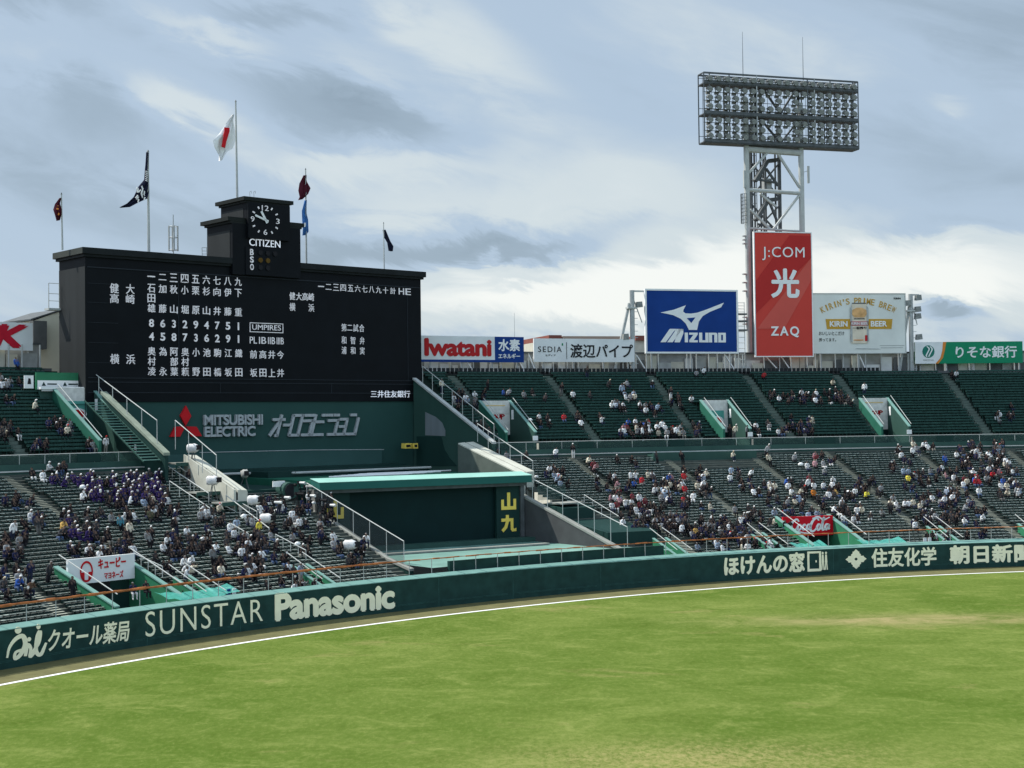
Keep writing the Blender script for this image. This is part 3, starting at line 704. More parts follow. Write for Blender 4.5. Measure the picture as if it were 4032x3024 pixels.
# white poles lying on the rear roof, pipe along the wall
for i in range(9):
    u0 = 15+i*.8+rng.uniform(-.5, .5); v = 26.2+i*.42
    tag(MB().tube(B(u0, v, 9.42), B(u0+9.5+rng.uniform(-1, 1), v-.9, 9.42), .085, 6).build('roof_pole', WHITE), 'long white pole lying flat on the green roof behind the backscreen', 'pole', 'white poles laid on the backscreen roof')
tag(MB().path([B(1, 34.7, 9.75), B(10.8, 34.6, 9.75), B(14, 30.8, 9.75), B(31, 30.8, 9.75)], .13, 6).build('roof_pipe', STEELL), 'pale grey pipe running along the roof below the scoreboard wall', 'pipe')
r = thing('equipment_box', 'yellow lettered box standing at the foot of the green scoreboard wall', 'box', B(29, 37, 11))
for i, (x0, x1) in enumerate(((1587, 1611), (1620, 1637))):
    p0 = on_v(x0, 1766, 36.6); p1 = on_v(x1, 1745, 36.6)
    MB().box((p0[0], 36.2, p0[2]), (p1[0], 36.9, p1[2]), B).build('panel', GOLD, r)
    MB().box((p0[0]+.12, 36.17, p0[2]+.15), (p1[0]-.12, 36.197, p1[2]-.15), B).build('dark_patch', BLACKT, r)
tag(MB().path([B(7, 37.2, 11.85), B(20, 37.2, 11.8), B(29.6, 37.2, 11.62)], .04, 5).build('wall_cable', STEEL), 'thin grey cable strung along the green wall under the silver lettering', 'cable')

# ------------------------------------------------------------------ scoreboard
UL, UR_, ZB, ZT, VF, VB = -4.5, 35.55, 16.9, 30.6, 38., 43.7
sb = thing('scoreboard', 'huge black scoreboard with a stepped clock tower and white lit player names', 'scoreboard', B(15.5, 40, 16.9))
MB().box((UL, VF, ZB), (UR_, VB, ZT), B).build('board_body', BLACK, sb)
MB().box((UL-.035, VF+.02, ZB-4), (UL-.003, VB-.02, ZT-.9), B).build('side_cladding', BLACKSIDE, sb)
mb = MB()
mb.box((UL-.25, VF-.25, ZT+.003), (UR_+.25, VB+.25, ZT+.25), B); mb.box((UL-.45, VF-.45, ZT+.253), (UR_+.45, VB+.45, ZT+.85), B)
mb.build('coping', mat('black coping', (.012, .015, .016), .55, .2, .7), sb)
MB().box((UL-.47, VF-.40, ZT+.27), (UL-.452, VB+.44, ZT+.84), B).build('coping_end', mat('grey green coping', (.05, .056, .05), .6, .15, .7), sb)
mb = MB()
for z in (19.15, 18.75, 17.75): mb.box((UL+.2, VF-.05, z), (UR_-.1, VF-.003, z+.07), B)
for z in (29.6,): mb.box((UL+.2, VF-.07, z), (UR_-.1, VF-.003, z+.10), B)
for u in (33.6, 5.2): mb.box((u, VF-.04, 19.22), (u+.06, VF-.003, 29.6), B)
for z in (20.6, 22.5, 24.4, 26.3, 28.1): mb.box((UL+.2, VF-.035, z), (-1.2, VF-.003, z+.04), B)
mb.box((9.8, VF-.04, 17.82), (9.86, VF-.003, 18.75), B); mb.box((23.3, VF-.04, 17.82), (23.36, VF-.003, 18.75), B)
mb.build('trim', mat('board trim', (.022, .027, .034), .5), sb)
tb = ((11.1, 19.25, 35.0, 31.4), (12.7, 17.7, 36.85, 35.7))
MB().box((11.1, VF-.47, 29.8), (19.25, VF+4.6, 35.0), B).build('tower_base', BLACK, sb)
MB().box((11.068, VF+.0, ZT+.86), (11.097, VF+4.55, 34.3), B).build('side_cladding', BLACKSIDE, sb)
mb = MB(); mb.box((10.9, VF-.44, 35.003), (12.69, VF+4.8, 35.22), B); mb.box((10.6, VF-.46, 35.223), (12.66, VF+5.1, 35.62), B); mb.box((17.73, VF-.44, 35.003), (19.45, VF+4.8, 35.22), B); mb.box((17.73, VF-.46, 35.223), (19.75, VF+5.1, 35.62), B); mb.build('coping', COPING, sb)
MB().box((12.7, VF-.5, 35.003), (17.72, VF+4.5, 37.2), B).build('tower_top', BLACK, sb)
MB().box((12.668, VF+.02, 35.63), (12.697, VF+4.4, 36.7), B).build('side_cladding', BLACKSIDE, sb)
mb = MB(); mb.box((12.55, VF-.6, 37.203), (17.87, VF+4.7, 37.42), B); mb.box((12.3, VF-.75, 37.423), (18.25, VF+5.0, 37.8), B); mb.build('coping', COPING, sb)
VT = VF-.86
ck = MB(); ccu, _v, ccz = on_v(1044, 867, VF-.9)
CLK = MB().box((12.71, VT-.03, on_v(1044, 941, VF-.9)[2]), (17.71, VF-.502, 37.19), B).build('clock_face', BLACK, sb)
VT -= .035
def bf(u0, u1, z0, z1, v=None): 
    v = VT if v is None else v
    return lambda x, y, d: B(u0+(u1-u0)*x, v-.01-.05*d, z0+(z1-z0)*y)
for tx, an in (('12', 90), ('3', 0), ('6', -90), ('9', 180)):
    cx, cz = ccu+1.5*math.cos(math.radians(an)), ccz+1.24*math.sin(math.radians(an)); w = .40 if tx == '12' else .21
    text_to(ck, tx, bf(cx-w, cx+w, cz-.27, cz+.27), .0)
for k in range(12):
    if k % 3 == 0: continue
    an = math.radians(30*k); c, s = math.cos(an), math.sin(an)
    ck.bar(B(ccu+1.42*c, VT-.03, ccz+1.28*s), B(ccu+1.72*c, VT-.03, ccz+1.52*s), .05, .14, up=(0, 0, 1) if abs(c) > .1 else (1, 0, 0))
ck.build('clock_numerals', LED, CLK)
for an, l, w in ((329, 1.0, .24), (288, 1.3, .2)):
    t = math.radians(90-an); c, s = math.cos(t), math.sin(t)
    mb = MB(); p = [(-.35, -w/2), (l, -w/2), (l, w/2), (-.35, w/2)]
    mb.poly([B(ccu+x*c-y*s, VT-.10, ccz+x*s+y*c) for x, y in p], np.append(-BN*.04, 0)); mb.build('clock_hand', WHITE, CLK)
q0, q1 = on_v(981, 955, VF-.6), on_v(1103, 955, VF-.6)
mb = MB(); text_to(mb, 'CITIZEN', bf(q0[0], q1[0], q0[2]-.30, q0[2]+.42, VF-.6), .0); 
mb.build('lettering', LEDW, sb)
CNT = MB().box((q0[0]-.4, VF-.58, 29.83), (q1[0]+.5, VF-.473, q0[2]-.42), B).build('count_panel', BLACK, sb)
zbs = on_v(993, 993, VF-.58)[2]
mb = MB()
for i, ch in enumerate('BSO'): text_to(mb, ch, bf(q0[0]+.08, q0[0]+.50, zbs-.32-i*.76, zbs+.32-i*.76, VF-.585), .03)
mb.build('lettering', LED, CNT)
AMB = mat('unlit amber lamp', (.10, .055, .008), .4); DKL = mat('unlit dark lamp', (.012, .012, .014), .3)
for i, k in enumerate((3, 2, 2)):
    for j in range(k):
        mb = MB(); c = B(q0[0]+1.3+j*.88, VF-.583, zbs-i*.76); mb.tube(c, c-np.append(BN*.12, 0), .26, 10); mb.build('count_lamp', AMB if i == 1 else DKL, CNT)
# player grid
def ub(px, py=1250): return on_v(px, py, VF)[0]
c1u, c9u = ub(595.5), ub(937.6)
cols = [ub(150+x/2.552) for x in (1137, 1250, 1362, 1473, 1582, 1690, 1797, 1905, 2010)]
def zr(py): return on_v(595, py, VF)[2]
def glyph(mb, ch, u, z, w=.82, h=.84, off=.006):
    asp = text_geo(ch)[2]
    if asp < .55 and ch not in '一二三': w = h*max(asp, .2)
    text_to(mb, ch, bf(u-w/2, u+w/2, z-h/2, z+h/2, VF), off)
def row(st, us, z, **k):
    mb = MB()
    for ch, u in zip(st, us):
        if ch not in ' _':
            kk = dict(k)
            if ch == '一': kk['h'] = .12
            if ch == '二': kk['h'] = .6
            glyph(mb, ch, u, z, **kk)
    return mb.build('lettering', LED, sb)
Y2 = lambda y: zr(950+y/2.552)
row('一二三四五六七八九', cols, Y2(352)-.02)
row('石加秋小栗杉向伊下', cols, Y2(472)); row('田', cols, Y2(572)); row('雄藤山堀原山井藤重', cols, Y2(672))
row('863294751', cols, Y2(822), w=.52, h=.78, off=.03); row('458736291', cols, Y2(956), w=.52, h=.78, off=.03)
row('奥為阿奥小池駒江織', cols, Y2(1105)); row('村_部村', cols, Y2(1205)); row('凌永葉頼野田橋坂田', cols, Y2(1306))
lu, ru = ub(150+765/2.552), ub(150+925/2.552)
row('健大', [lu, ru], Y2(492), w=.9, h=.95); row('高崎', [lu, ru], Y2(592), w=.9, h=.9); row('横浜', [lu, ru], Y2(1190), w=.92, h=.95)
u3 = lambda x: on_v(900+x/2.552, 1250, VF)[0]
z3 = lambda x, y: on_v(900+x/2.552, 950+y/2.552, VF)[2]
uc = [u3(x) for x in (245, 338, 428, 515)]
mb = MB(); text_to(mb, 'UMPIRES', bf(u3(235), u3(522), z3(378, 893), z3(378, 840), VF), .0)
a, b, c, d = u3(210), u3(546), z3(378, 918), z3(378, 822)
for p, q in (((a, c), (b, c+.07)), ((a, d-.07), (b, d)), ((a, c), (a+.07, d)), ((b-.07, c), (b, d))): mb.box((p[0], VF-.06, p[1]), (q[0], VF-.01, q[1]), B)
for t, u in zip(('PL', 'IB', 'IIB', 'IIIB'), uc): text_to(mb, t, bf(u-.42, u+.42, z3(330, 1030), z3(330, 962), VF), .0)
mb.build('lettering', LED, sb)
row('前高井今', uc, z3(335, 1138)); row('坂田上井', uc, z3(335, 1322))
row('一二三四五六七八九十計HE', [u3(x) for x in (930, 1005, 1080, 1152, 1227, 1297, 1368, 1438, 1508, 1578, 1652, 1737, 1805)], z3(1152, 468), w=.74, h=.72, off=.004)
row('健大高崎', [u3(x) for x in (640, 706, 768, 830)], z3(735, 556), w=.70, h=.82); row('横浜', [u3(640), u3(830)], z3(640, 660), w=.7, h=.84)
row('第二試合', [u3(x) for x in (1157, 1215, 1275, 1335)], z3(1245, 870), w=.66, h=.82, off=.004)
row('和智弁', [u3(x) for x in (1155, 1245, 1338)], z3(1245, 996), w=.62, h=.82, off=.004); row('浦和実', [u3(x) for x in (1155, 1245, 1338)], z3(1245, 1098), w=.62, h=.8, off=.004)
mb = MB(); text_to(mb, '三井住友銀行', bf(u3(1420), u3(1813), z3(1615, 1570), z3(1615, 1500), VF), .004); mb.build('lettering', LEDW, sb)
# green wall under the board with steel lettering
gw = thing('screen_wall', 'dark teal wall under the scoreboard bearing a red emblem and steel letters', 'wall', B(15.5, 38.4, 9))
GWF = MB().box((UL-.0, VF+.15, 8.), (UR_+.6, VF+.6, ZB-.003), B).build('wall_face', mat('teal wall paint', (.023, .066, .059), .55, .08, .25), gw)
MB().box((.5, VF-.15, 9.8), (29.8, VF+.146, 11.7), B).build('lower_band', mat('grey teal paint', (.038, .092, .085), .6, .1, .3), gw)
VW = VF+.15
def wb(x0, y0, x1, y1, dep=.22):
    p, q = on_v(x0, y1, VW), on_v(x1, y0, VW); mz0 = on_v((x0+x1)/2, y1, VW)[2]; mz1 = on_v((x0+x1)/2, y0, VW)[2]
    return lambda x, y, d: B(p[0]+(q[0]-p[0])*x, VW-.02-dep*d, mz0+(mz1-mz0)*y)
mb = MB(); text_to(mb, 'MITSUBISHI', wb(798, 1632, 1030, 1674), .06, 0, .92); text_to(mb, 'ELECTRIC', wb(800, 1678, 1001, 1719), .06, 0, .92); mb.build('lettering', SILVER, GWF)
VIS = {'オ': (0, .125, [[(0, .80), (1, .80)], [(.66, 1), (.66, 0), (.48, 0)], [(.60, .72), (.02, .02)]]), 'ー': (.13, .075, [[(0, .52), (1, .52)]]), 'ロ': (.22, .10, [[(0, 0), (0, 1), (1, 1), (1, 0), (0, 0)]]),
       'ラ': (.345, .105, [[(.05, 1), (1, 1)], [(0, .72), (1, .72), (1, 0), (.15, 0)]]), 'ビ': (.475, .13, [[(0, 1), (0, 0), (1, 0)], [(0, .66), (.8, .66)], [(.62, 1), (.74, 1)], [(.90, 1), (1.02, 1)]]),
       'ジ': (.60, .15, [[(.25, .72), (1, .72), (1, 0), (.45, 0)], [(.15, 1), (.45, 1)], [(.62, 1), (.74, 1)], [(.86, 1), (.98, 1)]]), 'ョ': (.775, .085, [[(0, .78), (1, .78), (1, 0), (0, 0)], [(.1, .40), (1, .40)]]), 'ン': (.885, .115, [[(.1, 1), (.6, 1)], [(0, 0), (.95, 0), (.95, .82)]])}
fv = wb(1058, 1630, 1395, 1717, .2); mb = MB()
for ch, (x0, w_, pls) in VIS.items():
    for pl in pls:
        for (xa, ya), (xb, yb_) in zip(pl[:-1], pl[1:]):
            P0 = fv(x0+w_*xa+.055*ya, .06+.88*ya, .5); P1 = fv(x0+w_*xb+.055*yb_, .06+.88*yb_, .5); d_ = nrm(P1-P0)*.10
            mb.bar(P0-d_, P1+d_, .29, .25, up=np.append(BN, 0))
mb.build('lettering', SILVER, GWF)
def diam(pts):
    q = [on_v(500+x*.3617, 1500+y*.3617, VW) for x, y in pts]; a = [B(p[0], VW-.26, p[2]) for p in q]
    MB().poly(a, np.append(BN*.25, 0)).build('emblem', RED, GWF)
diam([(630, 270), (687, 383), (626, 488), (569, 380)]); diam([(513, 498), (622, 494), (565, 606), (456, 608)]); diam([(630, 494), (743, 498), (803, 600), (690, 604)])

# ------------------------------------------------------------------ flagpoles, flags, aerials
def pole(lab, base, top, r, grp):
    t = thing('flagpole', lab, 'flagpole', base, grp)
    MB().tube(base, top, r, 8, 0, r*.6).build('shaft', STEELL, t); b = np.array(top)
    MB().tube(b, b+[0, 0, .18], r*.9, 6, 0, r*.2).build('finial', STEELD, t); return t
def bpt(x, y, v): p = on_v(x, y, v); return B(*p)
VP = 41.
PG = 'flagpoles on the scoreboard'
FP = {}
for key, lab, x0, y0, x1, y1, r in (('a', 'shortest flagpole on the pale end of the scoreboard roof', 246, 1000, 240, 765, .10), ('b', 'tall flagpole on the scoreboard roof between its end and the clock tower', 586, 1010, 582, 597, .15),
                                   ('c', 'tallest flagpole rising from the roof of the clock tower', 934, 780, 926, 400, .13), ('d', 'flagpole just right of the clock tower', 1207, 1045, 1203, 668, .10), ('e', 'thin flagpole near the far end of the scoreboard roof', 1513, 1066, 1510, 880, .075)):
    p = bpt(x0, y0, VP); q = bpt(x1, y1, VP); p[2] = {'c': 37.8}.get(key, 31.45); q[:2] = p[:2]+(q[:2]-p[:2])*.6; pole(lab, p, q, r, PG)
def flag(lab, pts, m, v=VP, extra=None, nm='flag'):
    """draped cloth: outline traced at the pole's distance, then given folds and thickness"""
    t = thing(nm, lab, 'flag', bpt(*pts[0], v))
    P = [bpt(x, y, v) for x, y in pts]; n = len(P)//2
    left, right = P[:n], P[n:][::-1]
    K = 7; vs = []; fs = []
    for i in range(n):
        for j in range(K+1):
            f = j/K; q = left[i]*(1-f)+right[i]*f+np.append(BN, 0)*(.22*math.sin(j*2.1+i*.8)+.12*math.sin(i*1.9)); vs.append(q)
    W1 = K+1
    for i in range(n-1):
        for j in range(K): a = i*W1+j; fs.append([a, a+1, a+W1+1, a+W1])
    vs2 = [q+np.append(BN*.03, 0) for q in vs]; k = len(vs)
    fs += [[x+k for x in f[::-1]] for f in fs[:]]
    mb = MB(); mb.add(vs+vs2, fs); mb.build('cloth', m, t, smooth=True, fix=False)
    if extra: extra(t)
    return t
def fpx(x, y, s=1000/2212., o=(0, 300)): return (o[0]+x*s, o[1]+y*s)
def red_sun(t):
    c = [fpx(*q) for q in ((1955, 445), (2000, 450), (2000, 480), (1975, 560), (1960, 625), (1930, 615), (1940, 560), (1955, 480))]
    a = [bpt(x, y, VP-.38) for x, y in c]; MB().poly(a, np.append(BN*.06, 0)).build('sun_disc', RED, t)
flag('large white flag with a red disc hanging from the tallest pole',
     [fpx(*q) for q in ((2025, 335), (1975, 420), (1915, 500), (1860, 560), (1875, 620), (1900, 690), (1903, 740))]+[fpx(*q) for q in ((1922, 735), (1975, 660), (2025, 630), (2040, 560), (2040, 480), (2040, 400), (2036, 335))], FLAGW, extra=red_sun)
def marks(cl, pos, m):
    def f(t):
        mb = MB()
        for (x, y, w, h, rot) in pos:
            c, s = math.cos(rot), math.sin(rot)
            P = [fpx(x+a*c-b*s, y+a*s+b*c) for a, b in ((-w, -h), (w, -h), (w, h), (-w, h))]
            mb.poly([bpt(px, py, VP-.38) for px, py in P], np.append(BN*.05, 0))
        mb.build('lettering', m, t)
    return f
rr_ = random.Random(3)
flag('long navy pennant with white brush characters wrapped round the tall pole',
     [fpx(*q) for q in ((1278, 660), (1275, 800), (1262, 900), (1210, 960), (1170, 1050), (1100, 1110), (1040, 1140))]+[fpx(*q) for q in ((1045, 1147), (1130, 1140), (1205, 1100), (1270, 1070), (1292, 1000), (1294, 850), (1295, 670))], FLAGN,
     extra=marks(0, [(1190+rr_.uniform(0, 70), 1085-i*9+rr_.uniform(-12, 12), rr_.uniform(3, 6), rr_.uniform(8, 20), rr_.uniform(-.9, .9)) for i in range(14)]+[(1277, 830+i*16, 9, 3, .5) for i in range(6)], FLAGW))
flag('small dark flag with orange marks on the shortest pole', [fpx(*q) for q in ((523, 1060), (490, 1110), (470, 1160), (480, 1200), (497, 1258))]+[fpx(*q) for q in ((520, 1255), (527, 1200), (530, 1160), (530, 1110), (530, 1060))], FLAGM,
     extra=marks(0, [(505, 1130, 6, 2, 0), (503, 1155, 8, 7, .3), (512, 1200, 5, 10, .2)], ORS))
z5 = lambda x, y: (780+x*.211, 740+y*.211)
flag('dark maroon flag hanging limp right of the clock tower', [(1197, 690), (1185, 720), (1178, 750), (1182, 775), (1176, 788)]+[(1190, 785), (1208, 765), (1219, 742), (1212, 715), (1206, 690)], FLAGM)
flag('narrow blue and white flag below the maroon one', [z5(*q) for q in ((2000, 230), (1965, 420), (1958, 600), (1965, 760), (1960, 885))]+[z5(*q) for q in ((2010, 880), (2035, 820), (2035, 600), (2030, 420), (2015, 230))], FLAGB,
     extra=lambda t: MB().poly([bpt(*z5(x, y), VP-.4) for x, y in ((1975, 660), (2008, 650), (2005, 720), (1975, 735))], np.append(BN*.05, 0)).build('white_mark', FLAGW, t))
flag('small black flag near the far end of the scoreboard', [(1510, 905), (1516, 930), (1528, 955), (1532, 988)]+[(1541, 990), (1545, 970), (1535, 940), (1516, 905)], FLAGN)
a = bpt(683, 1012, 45.); r = thing('aerial', 'cage shaped radio aerial standing behind the scoreboard roof', 'aerial', a)
za = bpt(683, 845, 45.)[2]; zc = bpt(683, 890, 45.)[2]
MB().tube(a-[0, 0, 2], [a[0], a[1], za], .05, 6).build('mast', STEEL, r)
for k in range(4):
    o = np.array([.45*math.cos(k*1.57+.4), .45*math.sin(k*1.57+.4), 0]); MB().tube([a[0]+o[0], a[1]+o[1], zc-2.6], [a[0]+o[0], a[1]+o[1], zc], .09, 6).build('panel', STEELL, r)
mb = MB()
for z in (zc-2.5, zc-1.2, zc-.05):
    for k in range(12): mb.tube([a[0]+.45*math.cos(k*.5236), a[1]+.45*math.sin(k*.5236), z], [a[0]+.45*math.cos(k*.5236+.5236), a[1]+.45*math.sin(k*.5236+.5236), z], .03, 4)
mb.build('ring', STEEL, r)
r = thing('roof_ladder', 'small steel ladder head standing on the scoreboard roof left of the tower', 'ladder', B(10, 41, 31.4))
for x in (797, 815):
    p = bpt(x, 1020, 40.5); MB().tube(p, bpt(x-2, 975, 40.5), .03, 4).build('stile', STEEL, r)
mb = MB()
for y in (975, 988, 1000): mb.tube(bpt(795, y, 40.5), bpt(814, y, 40.5), .025, 4)
mb.build('rung', STEEL, r)
r = thing('roof_ladder', 'pair of curved ladder hooks on the clock tower roof', 'ladder', B(14.5, 39, 37.8))
for x in (984, 1000): MB().path([bpt(x, 776, 39), bpt(x-1, 755, 39), bpt(x+5, 752, 39), bpt(x+6, 762, 39)], .025, 4).build('stile', STEEL, r)
r = thing('wall_platform', 'small railed platform clinging to the back edge of the scoreboard end', 'platform', B(-5, 43.7, 26))
p = bpt(228, 1216, 43.9); MB().box((UL-1.3, 43.2, p[2]-.2), (UL-.1, 44.2, p[2]), B).build('deck', STEELL, r)
for u in (-5.75, -4.7):
    for z in (0,): MB().tube(B(u, 43.3, p[2]), B(u, 43.3, p[2]+2.4), .04, 4).build('post', STEELL, r)
mb = MB()
for z in (.7, 1.4, 2.4): mb.tube(B(-5.75, 43.3, p[2]+z), B(-4.7, 43.3, p[2]+z), .03, 4)
mb.build('rail', STEELL, r)
# ------------------------------------------------------------------ vomitory portals
def afr(a, s0): return lambda x, y, z: A(s0+y, a-math.degrees(x/(RW+s0)), z)   # local metres: x right, y outward
POSTW = mat('washed poster print', (.60, .60, .57), .6, .2, 2.2)
def portal_u(lab, a, w, s1, emblem, back_h=1.75):
    """entrance cut into the upper deck: two sloping side walls, end wall with poster"""
    s0 = 29.9; f = afr(a, s0); r = thing('entrance_portal', lab, 'portal', A(s0, a, UZ0-1)); l = s1-s0
    z0, z1 = UZ0-.95, uz(s1)
    for x in (-w/2, w/2):
        sx = .12
        MB().hexa([f(x-sx, 0, z0), f(x+sx, 0, z0), f(x+sx, l, z0), f(x-sx, l, z0), f(x-sx, 0, UZ0+1.15), f(x+sx, 0, UZ0+1.15), f(x+sx, l, z1+1.15), f(x-sx, l, z1+1.15)]).build('side_wall', MIDGREEN if x > 0 else mat('portal green', (.024, .115, .08), .55, .15, .8), r)
        MB().hexa([f(x-.17, -.03, UZ0+1.153), f(x+.17, -.03, UZ0+1.153), f(x+.17, l, z1+1.153), f(x-.17, l, z1+1.153), f(x-.17, -.03, UZ0+1.25), f(x+.17, -.03, UZ0+1.25), f(x+.17, l, z1+1.25), f(x-.17, l, z1+1.25)]).build('side_cap', CAPG, r)
        MB().tube(f(x+.3, .2, UZ0+1.5), f(x+.3, l-.3, z1+1.5), .035, 5).build('handrail', STEELL, r)
    MB().box((-w/2+.13, l-.3, z0), (w/2-.13, l, z1+.2), f).build('end_wall', SCREENB, r)
    MB().box((-w/2+.13, l-.36, z1-2.6), (w/2-.13, l-.303, z1+1.2), f).build('poster', POSTW, r)
    yb = l-.37
    if emblem == 'disc':
        mb = MB(); c = f(0, yb, 0)
        n = 16; g = lambda x, z, d=0: f(x*w*.42, yb-d*.02, z1-.75+z*.95)
        pts = [(-.75, -.5), (.75, -.5), (.75, .75), (-.75, .75)]
        mb.poly([g(*p) for p in pts], f(0, -.02, 0)-f(0, 0, 0)); mb.build('green_print', mat('poster green', (.09, .33, .28), .6), r)
        mb = MB(); mb.poly([g(.1+.62*math.cos(i*.3927), -.55+.62*math.sin(i*.3927), 1) for i in range(16)], f(0, -.02, 0)-f(0, 0, 0)); mb.build('white_ring', WHITE, r)
        mb = MB(); mb.poly([g(.1+.45*math.cos(i*.3927), -.55+.45*math.sin(i*.3927), 2.2) for i in range(16)], f(0, -.02, 0)-f(0, 0, 0)); mb.build('red_disc', RED, r)
    else:
        mb = MB(); mb.box((-w*.36, yb-.02, z1+.6), (w*.30, yb, z1+.72), f); mb.build('gold_print', mat('pale gold print', (.60, .45, .22), .6), r)
        g = lambda x, y, d: f(-w*.3+w*.6*x, yb-.02, z1-1.0+1.1*y)
        mb = MB(); strokes(mb, [[(.0, .5, 1), (.15, .8, 1), (.2, .2, 1), (.3, .5, 1)], [(.3, .3, 1), (.42, .6, 1), (.5, .25, 1), (.4, .3, 1)], [(.55, .6, 1), (.58, .25, 1), (.7, .3, 1), (.72, .65, 1)], [(.78, .1, 1), (.8, .6, 1), (.95, .5, 1), (.8, .35, 1)]], g, .08)
        mb.build('red_print', RED, r)
    MB().box((w/2+.125, l*.30, z1-l*.7*.58-.2), (w/2+.16, l*.42, z1-l*.58*.7+.55), f) 
    g = f; MB().box((w/2-.16, l-1.3, z1-.9), (w/2-.125, l-.8, z1+.15), f).build('white_notice', WHITE, r)
    MB().box((w/2-.35, -.06, UZ0+.3), (w/2+.25, -.02, UZ0+.8), f).build('notice_board', WHITE, r)
    return r
portal_u('green walled entrance with red lettered poster nearest the scoreboard', 27.05, 3.5, 36.2, 'script')
portal_u('green walled entrance with red disc poster below the large red banner', 17.1, 3.3, 36.0, 'disc')
portal_u('green walled entrance with red lettered poster below the gold beer billboard', 9.7, 3.4, 36.1, 'script')
portal_u('green walled entrance with red disc poster left of the scoreboard', 43.6, 3.7, 38.6, 'disc')
# control booth above the left portal
f = afr(43.9, 38.7)
r = thing('control_booth', 'green booth with white banner and counter above the left portal', 'booth', A(38.7, 43.9, 17))
z = uz(38.7)
MB().box((-2.4, 0, z-.4), (2.6, .25, z+1.0), f).build('front_wall', MIDGREEN, r)
MB().box((-2.3, .9, z+1.0), (1.9, 1.15, z+2.6), f).build('back_wall', BRGREEN, r)
MB().box((-2.2, .86, z+1.15), (1.85, .897, z+1.85), f).build('banner', WHITE, r)
for x in (-1.8, .3):
    mb = MB(); mb.poly([f(x, .85, z+1.35), f(x+.4, .85, z+1.35), f(x+.2, .85, z+1.72)], f(0, -.02, 0)-f(0, 0, 0)); mb.box((x+.55, .84, z+1.45), (x+1.5, .857, z+1.58), f); mb.build('banner_print', DKGREEN, r)
MB().box((-2.5, -.35, z+1.0), (2.9, .35, z+1.22), f).build('counter', WHITE, r)
MB().box((-2.4, -.30, z+.82), (1.2, -.25, z+.98), f).build('counter_lamp', STEELL, r)
MB().box((-3.5, .85, z+1.1), (-2.6, .95, z+2.3), f).build('poster', WHITE, r)
MB().poly([f(-3.2, .84, z+1.5), f(-2.85, .84, z+1.5), f(-2.9, .84, z+2.0), f(-3.1, .84, z+2.05)], f(0, -.02, 0)-f(0, 0, 0)).build('poster_print', BLACKT, r)

def portal_l(lab, a, sgn, x0, x1, zt, zb_, board):
    """lower entrance: box with sign across its back, sloping green side walls toward the field"""
    s0 = 1.6; f = afr(a, 8.2); r = thing('entrance_portal', lab, 'portal', A(8, a, 2))
    zr_ = lz(8.2)
    for x in (-2.95, 2.95):
        y0 = -6.2
        MB().hexa([f(x-.12, y0, 1.2), f(x+.12, y0, 1.2), f(x+.12, 1., 1.2), f(x-.12, 1., 1.2), f(x-.12, y0, LZ0+.9), f(x+.12, y0, LZ0+.9), f(x+.12, 1., zr_+1.0), f(x-.12, 1., zr_+1.0)]).build('side_wall', BRGREEN, r)
        MB().hexa([f(x-.2, y0, LZ0+.903), f(x+.2, y0, LZ0+.903), f(x+.2, 1., zr_+1.003), f(x-.2, 1., zr_+1.003), f(x-.2, y0, LZ0+1.0), f(x+.2, y0, LZ0+1.0), f(x+.2, 1., zr_+1.1), f(x-.2, 1., zr_+1.1)]).build('side_cap', CAPG, r)
        MB().tube(f(x, y0, LZ0+1.8), f(x, .6, zr_+1.9), .04, 5).build('handrail', STEELL, r)
    MB().box((-2.83, .6, 1.2), (2.83, 1., zr_+.5), f).build('end_wall', DKGREEN, r)
    MB().box((-1.2, .55, 1.25), (1.2, .597, zr_-.2), f).build('doorway', BLACKT, r)
    MB().box((-2.82, -6.2, 1.15), (2.82, .54, 1.25), f).build('floor', CONC, r)
    return r, f, zr_
r1, f1, zr1 = portal_l('left entrance well of green walls under the white sign with red lettering', PC_L, 1, 0, 0, 0, 0, 0)
r2, f2, zr2 = portal_l('right entrance well of green walls under the red sign with white script', PC_R, 1, 0, 0, 0, 0, 0)
PANEL = {}
def sgn(px0, px1, yt0, yb0, yt1, yb1, s, lab, face, nm='sign_board', cat='sign', dep=.25, frame=WHITE):
    """flat sign board standing at stand radius s; its own plane through both photographed ends; returns root and mapping"""
    a0, zt0 = on_s(px0, yt0, s); _, zb0 = on_s(px0, yb0, s); a1, zt1 = on_s(px1, yt1, s); _, zb1 = on_s(px1, yb1, s)
    zt, zb = (zt0+zt1)/2, (zb0+zb1)/2; P, Q = A(s, a0, 0), A(s, a1, 0); X_ = nrm(Q-P); wd = np.linalg.norm(Q-P); Nn = np.array([-X_[1], X_[0], 0])
    r = thing(nm, lab, cat, (P+Q)/2+np.array([0, 0, zb]))
    fr = lambda x, y, z: P+X_*x+Nn*y+np.array([0, 0, z])
    PANEL[r.name] = MB().box((0, 0, zb), (wd, dep, zt), fr).build('panel', face, r)
    fn = lambda x, y, d: P+X_*(x*wd)-Nn*(.012+.03*d)+np.array([0, 0, zb+(zt-zb)*y])
    fn.w, fn.h, fn.fr, fn.zb, fn.zt = wd, zt-zb, fr, zb, zt
    return r, fn
def lift(g, k):
    h = lambda x, y, d: g(x, y, d+k)
    h.w, h.h, h.fr, h.zb, h.zt = g.w, g.h, g.fr, g.zb, g.zt; return h
def frame(r, fn, t, m, out=.06, dep=.3):
    w, zb, zt = fn.w, fn.zb, fn.zt; mb = MB()
    for a, b in (((-t, -out, zb-t), (w+t, dep, zb-.003)), ((-t, -out, zt+.003), (w+t, dep, zt+t)), ((-t, -out, zb), (-.003, dep, zt)), ((w+.003, -out, zb), (w+t, dep, zt))): mb.box(a, b, fn.fr)
    return mb.build('frame', m, r)
